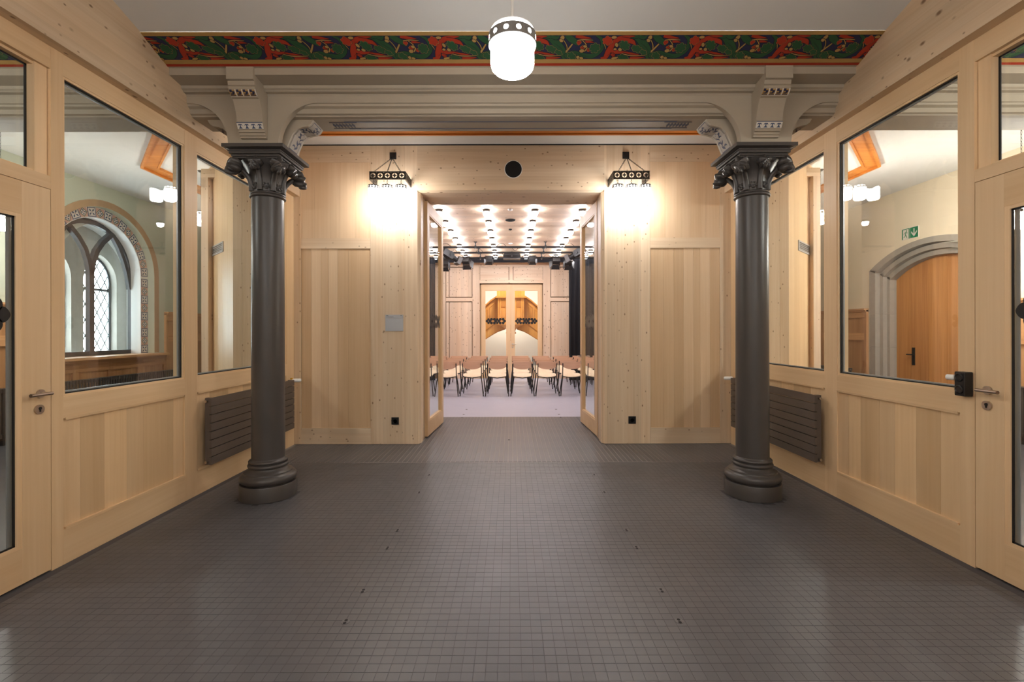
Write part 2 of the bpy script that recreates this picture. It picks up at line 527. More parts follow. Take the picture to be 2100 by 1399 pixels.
# orange wooden moulding on the ceiling of the rear bay
mo = thing('trim_1', 'orange wooden moulding running round the white rear ceiling', 'moulding', (0, 5.65, ZR), kind='structure')
path = [(-5.22, 11.2), (-5.22, 6.78), (-4.10, 5.575), (4.10, 5.575), (5.22, 6.78), (5.22, 11.2)]
def offset_path(p, o):
    out = []
    for i, q in enumerate(p):
        q = Vector(q)
        ns = []
        if i > 0:
            d = (q - Vector(p[i - 1])).normalized(); ns.append(Vector((-d.y, d.x)))
        if i < len(p) - 1:
            d = (Vector(p[i + 1]) - q).normalized(); ns.append(Vector((-d.y, d.x)))
        n = sum(ns, Vector((0, 0))).normalized()
        n = n / max(.3, n.dot(ns[0]))
        out.append(q + n * o)
    return out
for i in range(len(path) - 1):
    mm = MB()
    for (o0, o1, z) in ((-.085, .085, .02), (-.11, -.075, .05), (.075, .10, .035)):
        A = offset_path(path, o0); B = offset_path(path, o1)
        q = [A[i], A[i + 1], B[i + 1], B[i]]
        mm.prism([tuple(v) for v in q], 'z', ZR - z, ZR - .0005)
    mm.build('moulding_length', 'moulding', mo)

# ---- walls that close the foyer behind the viewer and the side rooms
wf = MB().box(-7.2, 7.2, -4.15, -4.0, 0, 4.1).build('wall_front', 'plaster')
tag(wf, 'white plaster wall behind the viewer', 'wall', kind='structure')

# ================================================================== GLAZED TIMBER PARTITIONS
def partition(s, XW, n):
    side = 'left' if s < 0 else 'right'
    W = thing('wall_' + side, 'glazed spruce partition with lower panels along the %s side of the foyer' % side, 'wall', (s * XW, 4.4, 0), kind='structure')
    def bx(t0, t1, y0, y1, z0, z1):
        return MB().box(s * (XW + t0), s * (XW + t1), y0, y1, z0, z1)
    g1a, g1b, g2a, g2b, pa = n['g1a'], n['g1b'], n['g2a'], n['g2b'], n['post']
    zb, zt = n['zb'], n['zt']
    zr, zp = zb - .135, .219
    ZS = n['soffit']
    # posts
    for (a, b) in ((pa, g1a), (g1b, g2a), (g2b, YB)):
        bx(0, .10, a, b, 0, ZS).build('post', 'clear_z', W, color=tone(random.uniform(.95, 1.02)))
    # head rail over the whole length
    for (a, b) in ((g1a, g1b), (g2a, g2b)):
        bx(.001, .10, a, b, zt, ZS).build('head_rail', 'clear_y', W, color=tone(.98))
        bx(.0, .10, a, b, zr, zb).build('sill_rail', 'clear_y', W, color=tone(1.0))
        bx(-.004, .02, a + .012, b - .012, zr - .012, zr + .004).build('bead', 'clear_y', W, color=tone(.92))
        bx(.0, .10, a, b, 0, zp).build('bottom_rail', 'clear_y', W, color=tone(.97))
        bx(-.004, .02, a + .012, b - .012, zp - .004, zp + .012).build('bead', 'clear_y', W, color=tone(1.04))
        # glazing beads and gaskets
        for (ya, yb, z0, z1) in ((a, a + .016, zb, zt), (b - .016, b, zb, zt)):
            bx(.006, .022, ya, yb, z0, z1).build('glazing_bead', 'clear_z', W, color=tone(1.08))
        for (z0, z1) in ((zb, zb + .016), (zt - .016, zt)):
            bx(.006, .022, a + .016, b - .016, z0, z1).build('glazing_bead', 'clear_y', W, color=tone(1.05))
        gk = MB()
        for (ya, yb, z0, z1) in ((a + .016, a + .024, zb + .016, zt - .016), (b - .024, b - .016, zb + .016, zt - .016),
                                 (a + .024, b - .024, zb + .016, zb + .024), (a + .024, b - .024, zt - .024, zt - .016)):
            gk.box(s * (XW + .018), s * (XW + .026), ya, yb, z0, z1)
        gk.build('gasket', 'gasket', W)
        sp_ = MB()
        for (ya, yb, z0, z1) in ((a + .01, a + .032, zb + .01, zt - .01), (b - .032, b - .01, zb + .01, zt - .01),
                                 (a + .032, b - .032, zb + .01, zb + .032), (a + .032, b - .032, zt - .032, zt - .01)):
            sp_.box(s * (XW + .036), s * (XW + .048), ya, yb, z0, z1)
        sp_.build('spacer', 'spacer', W)
        bx(.028, .033, a + .008, b - .008, zb + .008, zt - .008).build('pane', 'glass', W)
    # panel boards
    tones = [1.02, .86, 1.05, .90, .86, 1.05, .93]
    for (bl, g) in ((n['boards'], 0), (n['boards2'], 1)):
        for i, (a, b) in enumerate(zip(bl[:-1], bl[1:])):
            bx(.012, .05, a + .0006, b - .0006, zp + .008, zr - .008).build('board', 'clear_z', W, color=tone(tones[i % 7], .02 * (i % 3)))
    # ---- door post + transom + door
    d0, d1 = n['door']            # door leaf near / far edge
    zd, ztr = n['door_top'], n['transom_bottom']
    bx(0, .10, d0 - .09, d0 - .004, 0, ZS).build('post', 'clear_z', W)
    bx(.002, .10, d0 - .004, pa, zt, ZS).build('head_rail', 'clear_y', W, color=tone(.98))
    bx(.001, .10, d0 - .004, pa, zd + .004, ztr).build('transom_rail', 'clear_y', W)
    gk = MB(); sp_ = MB()
    a, b = d0, pa - .004
    for (ya, yb, z0, z1) in ((a, a + .035, ztr, zt), (b - .075, b, ztr, zt)):
        bx(.02, .07, ya, yb, z0, z1).build('glazing_bead', 'clear_z', W, color=tone(1.10))
    for (ya, yb, z0, z1) in ((a + .035, b - .075, ztr, ztr + .016), (a + .035, b - .075, zt - .016, zt)):
        bx(.03, .07, ya, yb, z0, z1).build('glazing_bead', 'clear_y', W, color=tone(1.05))
    a += .035; b -= .075
    for (ya, yb, z0, z1) in ((a, a + .01, ztr + .016, zt - .016), (b - .012, b, ztr + .016, zt - .016), (a, b, ztr + .016, ztr + .022), (a, b, zt - .026, zt - .016)):
        gk.box(s * (XW + .066), s * (XW + .072), ya, yb, z0, z1)
    gk.build('gasket', 'gasket', W)
    bx(.074, .080, a - .01, b + .01, ztr + .005, zt - .005).build('pane', 'glass', W)
    # closing wall towards the viewer
    for i in range(9):
        a = -4.0 + i * (d0 - .09 + 4.0) / 9; b = -4.0 + (i + 1) * (d0 - .09 + 4.0) / 9
        bx(.0, .10, a + .001, b - .001, 0, ZS).build('wall_board', 'clear_z', W, color=tone(random.uniform(.93, 1.03)))
    # glulam beam above, proud of the frame
    xb0, xb1 = s * (XW - .079), s * (XW + .14)
    lz = [ZS, ZS + .20, ZS + .40, ZS + .60, 4.15]
    for i in range(4):
        if lz[i] < ZR:
            MB().box(xb0, xb1, -4.0, YB - .001, lz[i], min(lz[i + 1], ZR if i == 3 else 9)).build('beam_lamella', 'knotty_y', W, color=tone([.92, .90, .93, .91][i]))
    MB().box(xb0, xb1, -4.0, 3.6, ZR, 4.1).build('beam_lamella', 'knotty_y', W, color=tone(.92))
    # ---- the glazed door leaf
    D = thing('door_%d' % (1 if s < 0 else 2), 'glazed spruce door with steel lever handle in the %s partition' % side, 'door', (s * XW, (d0 + d1) / 2, 0), kind='structure')
    t0, t1 = .0, .06
    st = .167
    z0, z1 = .012, zd
    gz0, gz1 = n['dgz']
    bx(t0, t1, d1 - st, d1, z0, z1).build('stile', 'clear_z', D, color=tone(1.0))
    bx(t0, t1, d0, d0 + st, z0, z1).build('stile', 'clear_z', D, color=tone(.97))
    bx(t0, t1, d0 + st + .0005, d1 - st - .0005, z0, gz0).build('bottom_rail', 'clear_y', D, color=tone(.98))
    bx(t0, t1, d0 + st + .0005, d1 - st - .0005, gz1, z1).build('top_rail', 'clear_y', D, color=tone(.92, .03))
    a, b = d0 + st, d1 - st
    for (ya, yb) in ((a, a + .030), (b - .030, b)):
        bx(.002, .012, ya, yb, gz0, gz1).build('glazing_bead', 'clear_z', D, color=tone(1.10))
    bx(.002, .012, a + .03, b - .03, gz0, gz0 + .02).build('glazing_bead', 'clear_y', D, color=tone(1.08))
    bx(.002, .012, a + .03, b - .03, gz1 - .02, gz1).build('glazing_bead', 'clear_y', D, color=tone(1.05))
    a += .03; b -= .03
    gk = MB()
    for (ya, yb, u0, u1) in ((a, a + .012, gz0 + .02, gz1 - .02), (b - .012, b, gz0 + .02, gz1 - .02), (a, b, gz0 + .02, gz0 + .03), (a, b, gz1 - .03, gz1 - .02)):
        gk.box(s * (XW + .010), s * (XW + .015), ya, yb, u0, u1)
    gk.build('gasket', 'gasket', D)
    sp_ = MB()
    for (ya, yb, u0, u1) in ((a, a + .026, gz0 + .02, gz1 - .02), (b - .026, b, gz0 + .02, gz1 - .02)):
        sp_.box(s * (XW + .028), s * (XW + .034), ya, yb, u0, u1)
    sp_.build('spacer', 'spacer', D)
    bx(.017, .022, a - .005, b + .005, gz0 + .015, gz1 - .015).build('pane', 'glass', D)
    # black ornament band printed on the pane
    st_ = ornament(b - a - .026, .053)
    oo = MB().extend(st_, lambda p: Vector((s * (XW + .0160 - p.y), (a + b) / 2 + p.x, n['orn_z'] + p.z)))
    oo.build('ornament_sticker', 'sticker', D, label='black ornamental sticker band across the glass')
    # lever handle, rosettes and lock
    hy, hz = n['handle']
    x = s * (XW - .0)
    h = MB()
    h.cyl((x, hy + .012, hz), (x - s * .009, hy + .012, hz), .026, 24)
    h.cyl((x - s * .009, hy + .012, hz), (x - s * .052, hy + .012, hz), .0095, 12)
    h.tube([(x - s * .052, hy + .034, hz), (x - s * .052, hy - .092, hz)], .0105, 16)
    h.build('handle', 'steel', D, smooth=40, label='brushed steel lever handle')
    l = MB()
    ky, kz = n['lock']
    l.cyl((x, ky, kz), (x - s * .010, ky, kz), .028, 24)
    lk = l.build('lock_rosette', 'steel', D, smooth=40)
    MB().cyl((x - s * .010, ky, kz + .006), (x - s * .0125, ky, kz + .006), .009, 14).box(x - s * .010, x - s * .0122, ky - .004, ky + .004, kz - .014, kz).build('keyhole', 'black', lk)
    return W

def ornament(length, half):
    """flat band of interlaced black lozenges in the x-z plane, thickness in y; origin at its middle"""
    m = MB()
    n = max(4, int(round(length / .0857)))
    p = length / n
    def petal(cx, cz, rx, rz, e=1.3):
        pts = []
        for k in range(20):
            t = 2 * PI * k / 20
            c, s_ = math.cos(t), math.sin(t)
            pts.append((cx + rx * abs(c) ** e * (1 if c > 0 else -1), cz + rz * abs(s_) ** e * (1 if s_ > 0 else -1)))
        m.prism(pts, 'y', -.0005, .0005)
    for i in range(n):
        x = -length / 2 + p * (i + .5)
        if i % 3 != 2:
            petal(x, 0, p * .47, half * .86)
        if i < n - 1:
            big = 1.12 if (i % 3) else .95
            for sg in (-1, 1):
                petal(x + p / 2, sg * half * 1.04, p * .43 * big, half * .76 * big, 1.3 if i % 3 == 0 else 1.1)
    return m

yl = lambda px: XL * FPX / (1048 - px)
yr = lambda px: XR * FPX / (px - 1048)
partition(-1, XL, dict(post=2.846, g1a=yl(130), g1b=yl(379), g2a=yl(404), g2b=5.82, zb=1.048, zt=3.055, soffit=3.189,
                       boards=[yl(p) for p in (130, 168, 217, 263, 297, 358, 379)],
                       boards2=[yl(p) for p in (404, 432, 470, 500, 530, 560, 587)],
                       door=(1.85, 2.842), door_top=2.317, transom_bottom=2.400, dgz=(.2166, 2.128), orn_z=1.55,
                       handle=(2.765, 1.087), lock=(2.768, .995)))
partition(1, XR, dict(post=2.857, g1a=yr(1968), g1b=yr(1716), g2a=yr(1691), g2b=5.84, zb=1.068, zt=3.09, soffit=3.225,
                      boards=[yr(p) for p in (1968, 1925, 1875, 1832, 1800, 1762, 1737, 1716)],
                      boards2=[yr(p) for p in (1691, 1660, 1625, 1600, 1570, 1545, 1513)],
                      door=(1.87, 2.853), door_top=2.35, transom_bottom=2.43, dgz=(.225, 2.16), orn_z=1.56,
                      handle=(2.765, 1.095), lock=(2.78, 1.005)))

# ================================================================== BACK WALL
B = thing('wall_back', 'knotty spruce wall with recessed panels on both sides of the hall doorway', 'wall', (0, YB, 0), kind='structure')
q = lambda px: (px - 1048) * YB / FPX
Zy = lambda py: CAMZ + (680 - py) * YB / FPX
ZO = Zy(393)          # doorway head
for s in (-1, 1):
    XO = -q(862) if s < 0 else q(1234)
    xc = -q(856.5) if s < 0 else q(1240)
    xp = -q(760) if s < 0 else q(1334)
    xq = -q(617) if s < 0 else q(1477)
    XW = XL if s < 0 else XR
    T = .03
    zl0, zl1, zm1, zt0 = Zy(878), Zy(509), Zy(488), Zy(332)
    def bb(x0, x1, z0, z1, mat, r=0.0, col=1.0, name='board', warm=0.0):
        c_ = tone(col, warm)
        if mat == 'clear_z': c_ = (c_[0], c_[1] * 1.01, c_[2] * 1.08)
        return MB().box(s * x0, s * x1, YB + r, YB + T, z0, z1).build(name, mat, B, color=c_)
    # core
    MB().box(s * (XO + .012), s * 3.60, YB + T, YH0, 0, ZR).build('core', 'knotty_z', B, color=tone(.8))
    # wide knotty planks beside the doorway
    wd = xp - xc
    for (f0, f1, c) in ((0, .26, 1.0), (.26, .74, .97), (.74, 1.0, 1.02)):
        bb(xc + wd * f0 + .0004, xc + wd * f1 - .0004, .004, ZR, 'knotty_z', col=c, name='plank')
    bb(xp + .0005, xq - .0005, .004, zl0, 'knotty_x', name='bottom_rail', col=.98)
    bb(xp + .0005, xq - .0005, zl1, zm1, 'knotty_x', name='middle_rail')
    bb(xp + .0005, xq - .0005, zt0, ZR, 'knotty_x', name='top_rail', col=.98)
    bb(xq, XW - .001, .004, ZR, 'knotty_z', name='post', col=1.0)
    px = (760, 714, 692, 673, 657.8, 637.8, 617.7) if s < 0 else (1334, 1361.5, 1382.7, 1402.8, 1422.8, 1437, 1457, 1477)
    cl = (.84, .87, 1.03, .91, 1.04, .85) if s < 0 else (.88, .92, .85, 1.02, .88, 1.03, .88)
    bl = [abs(q(p)) for p in px]
    for i in range(len(bl) - 1):
        bb(bl[i] + .0006, bl[i + 1] - .0006, zl0 + .0008, zl1 - .0008, 'clear_z', r=.013, col=cl[i], name='board', warm=.03 if cl[i] < .95 else 0)
    bu = [xp + (xq - xp) * f for f in (0, .22, .44, .58, .80, 1.0)]
    for i in range(len(bu) - 1):
        bb(bu[i] + .0006, bu[i + 1] - .0006, zm1 + .0008, zt0 - .0008, 'clear_z', r=.006, col=(.97, 1.0, .95, .98, .96)[i], name='board')
    # chamfered reveal of the doorway
    MB().prism([(s * xc, YB), (s * XO, YB + .05), (s * XO, YB + .20), (s * xc, YB + .20)], 'z', .004, ZO).build('doorway_reveal', 'knotty_z', B, color=tone(1.02))
    # plain planks continuing behind the partition, then the chamfered corner of the hall
    for (a, b) in ((XW + .10, 3.46), (3.462, 3.578)):
        bb(a, b, .004, ZR, 'knotty_z', name='plank', col=.97)
    Q = [(3.578, 6.026), (4.61, 7.058)]
    nb = 6
    for i in range(nb):
        p0 = Vector(Q[0]).lerp(Vector(Q[1]), i / nb); p1 = Vector(Q[0]).lerp(Vector(Q[1]), (i + 1) / nb)
        nn = Vector((-.7071, .7071)) * .04
        poly = [(s * v.x, v.y) for v in (p0, p1 - (p1 - p0) * .006, p1 - (p1 - p0) * .006 + nn, p0 + nn)]
        MB().prism(poly, 'z', .004, ZR).build('plank', 'clear_z', B, color=tone((1.0, .97, 1.02, .98, 1.03, .99)[i]))
    MB().box(s * 4.58, s * 4.66, 7.05, 12.0, 0, ZR).build('plank', 'knotty_z', B, color=tone(.95))
# header over the doorway
xa, xb = q(856.5) , q(1240)
for i, (z0, z1) in enumerate(((ZO + .02, ZO + .20), (ZO + .20, ZO + .41), (ZO + .41, ZR))):
    MB().box(xa if i else q(856.5), xb if i else q(1240), YB, YB + .0299, z0 + .0004, z1).build('header_plank', 'knotty_x', B, color=tone((.97, 1.0, .98)[i]))
MB().prism([(YB, ZO + .02), (YB + .05, ZO), (YB + .62, ZO), (YB + .62, ZO + .02)], 'x', q(857), q(1239)).build('lintel_lining', 'knotty_x', B, color=tone(.93))
MB().box(q(857), q(1239), YB + .031, YH0, ZO + .021, ZR).build('core', 'knotty_x', B, color=tone(.8))
MB().box(-2.81, 2.84, YB - .006, YB + .004, ZR - .012, ZR + .0).build('shadow_gap_strip', 'blackmetal', B)

# ================================================================== PAINTED BEAM ON COLUMNS
BM = thing('stone_beam', 'grey moulded stone beam with a painted oak leaf band, resting on two columns', 'beam', (0, 4.15, 3.27))
BW = 6.75
front = [(3.725, 3.551), (3.725, 3.497), (3.857, 3.483), (3.862, 3.462), (3.878, 3.452), (3.884, 3.444), (3.915, 3.439), (3.924, 3.425), (3.924, 3.371)]
low = [(3.924, 3.371), (3.935, 3.366), (3.938, 3.350), (3.963, 3.338), (3.966, 3.300), (3.985, 3.293), (3.99, 3.284), (4.03, 3.279)]
back = [(4.27, 3.279), (4.31, 3.30), (4.36, 3.36), (4.38, 3.44), (4.45, 3.50), (4.45, ZR + .05), (3.60, ZR + .05)]
band = [(3.434, 3.653), (3.725, 3.551)]
poly = [band[0]] + front + low[1:] + back
MB().prism(poly, 'x', -BW, BW).build('beam_body', 'stone', BM)
bn = (Vector((band[1][0] - band[0][0], band[1][1] - band[0][1]))).normalized()   # along the slope (y,z)
nrm = Vector((bn.y, -bn.x)); nrm = nrm if nrm.y < 0 else -nrm                   # towards the room
blen = (Vector(band[1]) - Vector(band[0])).length
def bpt(x, t, lift):
    """point on the sloping band: t metres below its upper edge"""
    p = Vector(band[0]) + bn * t + nrm * lift
    return (x, p.x, p.y)
def band_strip(name, t0, t1, lift, mat, x0=-BW, x1=BW):
    m = MB()
    m.add([bpt(x0, t0, 0), bpt(x1, t0, 0), bpt(x1, t1, 0), bpt(x0, t1, 0), bpt(x0, t0, lift), bpt(x1, t0, lift), bpt(x1, t1, lift), bpt(x0, t1, lift)],
          [(0, 1, 2, 3), (4, 5, 6, 7), (0, 1, 5, 4), (1, 2, 6, 5), (2, 3, 7, 6), (3, 0, 4, 7)])
    return m.build(name, mat, BM)
tb0, tb1 = .030, .232
band_strip('ochre_border', 0.0, tb0, .003, 'p_gold')
PB = band_strip('painted_band', tb0, tb1, .001, 'p_navy')
band_strip('ochre_border', tb1, tb1 + .035, .003, 'p_gold')
band_strip('red_line', tb1 + .038, tb1 + .058, .0035, 'p_red')

# one repeat of the oak leaf scroll, traced in its own plane
PER = 0.652
SC = PER / 1690.0
MI = {'g': 0, 'd': 1, 'r': 2, 'o': 3, 'k': 4}
def motif():
    m = MB(); lay = [0]
    def P(x, y, l):
        t = tb0 + (y - 97) / (583 - 97) * (tb1 - tb0)
        t = min(max(t, tb0 + .001), tb1 - .001)
        return bpt((x - 1050) * SC, t, .0012 + l * .00006)
    def poly(pts, c):
        l = lay[0]; lay[0] += 1
        n = len(pts)
        cx = sum(p[0] for p in pts) / n; cy = sum(p[1] for p in pts) / n
        m.add([P(cx, cy, l)] + [P(x, y, l) for x, y in pts], [(0, i + 1, (i + 1) % n + 1) for i in range(n)], MI[c])
    def stroke(pts, ws, c, ol=9):
        # smooth through the control points
        q = []
        n = len(pts)
        for i in range(n - 1):
            p0, p1, p2, p3 = pts[max(i - 1, 0)], pts[i], pts[i + 1], pts[min(i + 2, n - 1)]
            for k in range(6):
                t = k / 6
                f = lambda a, b, c_, d: 0.5 * (2 * b + (c_ - a) * t + (2 * a - 5 * b + 4 * c_ - d) * t * t + (3 * b - a - 3 * c_ + d) * t ** 3)
                q.append((f(p0[0], p1[0], p2[0], p3[0]), f(p0[1], p1[1], p2[1], p3[1]), ws[i] + (ws[i + 1] - ws[i]) * t))
        q.append((*pts[-1], ws[-1]))
        for (cc, ex) in ((('k', ol),) if ol else ()) + ((c, 0),):
            l = lay[0]; lay[0] += 1
            vs = []
            for i, (x, y, w_) in enumerate(q):
                a = q[max(i - 1, 0)]; b = q[min(i + 1, len(q) - 1)]
                dx, dy = b[0] - a[0], b[1] - a[1]; L = math.hypot(dx, dy) or 1
                h = w_ / 2 + ex
                vs += [P(x - dy / L * h, y + dx / L * h, l), P(x + dy / L * h, y - dx / L * h, l)]
            m.add(vs, [(2 * i, 2 * i + 1, 2 * i + 3, 2 * i + 2) for i in range(len(q) - 1)], MI[cc])
    def lobed(cx, cy, rx, ry, n, c, rot=0, depth=.28, ol=10):
        for (cc, ex) in (('k', ol), ('o', ol * .45), (c, 0)):
            pts = []
            for k in range(n * 6):
                t = 2 * PI * k / (n * 6)
                f = 1 - depth + depth * abs(math.cos(n * t / 2)) ** .7
                x, y = (rx * f + ex) * math.cos(t), (ry * f + ex) * math.sin(t)
                pts.append((cx + x * math.cos(rot) - y * math.sin(rot), cy + x * math.sin(rot) + y * math.cos(rot)))
            poly(pts, cc)
    def acorn(cx, cy, rx, ry, rot=0):
        for (cc, ex) in (('k', 9), ('o', 0)):
            poly([(cx + (rx + ex) * math.cos(t) * math.cos(rot) - (ry + ex) * math.sin(t) * math.sin(rot),
                   cy + (rx + ex) * math.cos(t) * math.sin(rot) + (ry + ex) * math.sin(t) * math.cos(rot)) for t in [2 * PI * k / 14 for k in range(14)]], cc)
    # green scrolls
    stroke([(640, 120), (820, 150), (980, 270), (1090, 400), (1180, 570)], [10, 90, 150, 150, 90], 'g')
    stroke([(1240, 570), (1180, 500), (1320, 440), (1500, 490), (1700, 520), (1840, 430), (1880, 300), (1830, 170), (1720, 110)], [20, 60, 60, 80, 95, 85, 75, 60, 20], 'g')
    stroke([(920, 250), (1040, 330), (1130, 420)], [6, 26, 6], 'd', 0)
    stroke([(1330, 430), (1500, 500), (1700, 545)], [6, 24, 4], 'd', 0)
    stroke([(1840, 430), (1900, 320), (1850, 190)], [4, 22, 4], 'd', 0)
    stroke([(1140, 110), (1240, 170), (1330, 230), (1390, 300)], [60, 120, 100, 10], 'g')
    stroke([(860, 120), (960, 150), (1010, 110)], [50, 70, 20], 'g')
    # red scrolls
    stroke([(200, 556), (290, 550), (330, 430), (380, 290), (450, 190), (590, 140), (780, 120)], [20, 90, 120, 105, 110, 70, 8], 'r')
    stroke([(520, 170), (650, 200), (760, 230), (840, 300)], [70, 90, 80, 8], 'r')
    stroke([(390, 400), (480, 430), (600, 440), (720, 430)], [90, 90, 50, 10], 'r')
    stroke([(400, 470), (460, 520), (420, 575)], [60, 60, 30], 'r')
    stroke([(640, 440), (800, 470), (980, 500)], [16, 46, 8], 'r')
    stroke([(790, 560), (920, 555), (1080, 545)], [50, 54, 8], 'r')
    stroke([(1330, 120), (1450, 135), (1640, 160)], [40, 62, 6], 'r')
    stroke([(1530, 225), (1600, 225), (1700, 240)], [50, 46, 6], 'r')
    lobed(1410, 240, 44, 50, 4, 'r'); lobed(1500, 340, 52, 44, 4, 'r'); lobed(1620, 390, 42, 36, 4, 'r')
    lobed(270, 205, 105, 92, 6, 'r', .3)
    # green oak leaves
    lobed(620, 300, 130, 86, 7, 'g', .6); lobed(880, 370, 130, 70, 7, 'g', .45); lobed(1030, 440, 90, 50, 5, 'g', .5)
    lobed(650, 540, 120, 60, 6, 'g', .2); lobed(1300, 510, 110, 70, 6, 'g', .7); lobed(1735, 350, 110, 105, 7, 'g', .2)
    # ochre stems and acorns
    stroke([(1085, 170), (1150, 250), (1190, 340), (1180, 440)], [12, 14, 16, 26], 'o')
    stroke([(1180, 420), (1230, 350), (1285, 265)], [40, 34, 26], 'o')
    stroke([(600, 460), (800, 505), (1085, 500)], [10, 22, 10], 'o')
    stroke([(1370, 195), (1500, 180), (1675, 190)], [16, 22, 10], 'o')
    stroke([(1470, 195), (1540, 260), (1580, 340), (1540, 420)], [10, 16, 22, 26], 'o')
    stroke([(210, 260), (240, 310), (270, 370)], [6, 14, 6], 'o')
    stroke([(320, 510), (400, 430)], [5, 5], 'k', 0); stroke([(400, 440), (520, 540)], [5, 5], 'k', 0)
    for a in ((380, 135, 52, 28, 0), (462, 285, 46, 28, 1.0), (548, 378, 40, 28, .5), (450, 370, 32, 22, .2), (1075, 140, 40, 44, 0), (1058, 196, 42, 28, .5),
              (1540, 312, 40, 26, .3), (1488, 402, 48, 36, 0), (1430, 535, 36, 30, .6), (1500, 552, 42, 24, .3), (480, 552, 66, 24, -.2)):
        acorn(*a)
    # stray dark veins
    stroke([(700, 160), (840, 150)], [4, 14], 'k', 0); stroke([(900, 180), (1000, 185)], [4, 12], 'k', 0)
    return m
mt = motif()
first = None
i0 = -(BW // PER)
for i in range(-9, 9):
    xc_ = PX(448, 3.57) + i * PER + PER
    if abs(xc_) > BW - PER * .55:
        continue
    if first is None:
        o = mt.build('painted_scroll', ['p_green', 'p_dgreen', 'p_red', 'p_gold', 'p_black'], BM, norm=False)
        first = o
    else:
        o = first.copy(); C.objects.link(o)
    o.location.x = xc_

# painted soffit panel between the columns
m = MB()
m.box(-1.45, 1.45, 4.075, 4.083, 3.2765, 3.2795).box(-1.45, 1.45, 4.215, 4.223, 3.2765, 3.2795)
m.build('blue_soffit_line', 'p_blue', BM)
for s in (-1, 1):
    m = MB()
    for k in range(7):
        x = s * (1.56 - k * .028)
        m.add([(x, 4.10, 3.2775), (x + .016, 4.14, 3.2775), (x + .004, 4.20, 3.2775), (x - .012, 4.15, 3.2775)], [(0, 1, 2, 3)])
    m.box(s * 1.345, s * 1.585, 4.088, 4.094, 3.2765, 3.279).box(s * 1.345, s * 1.585, 4.206, 4.212, 3.2765, 3.279)
    m.build('soffit_ornament', 'p_navy', BM)

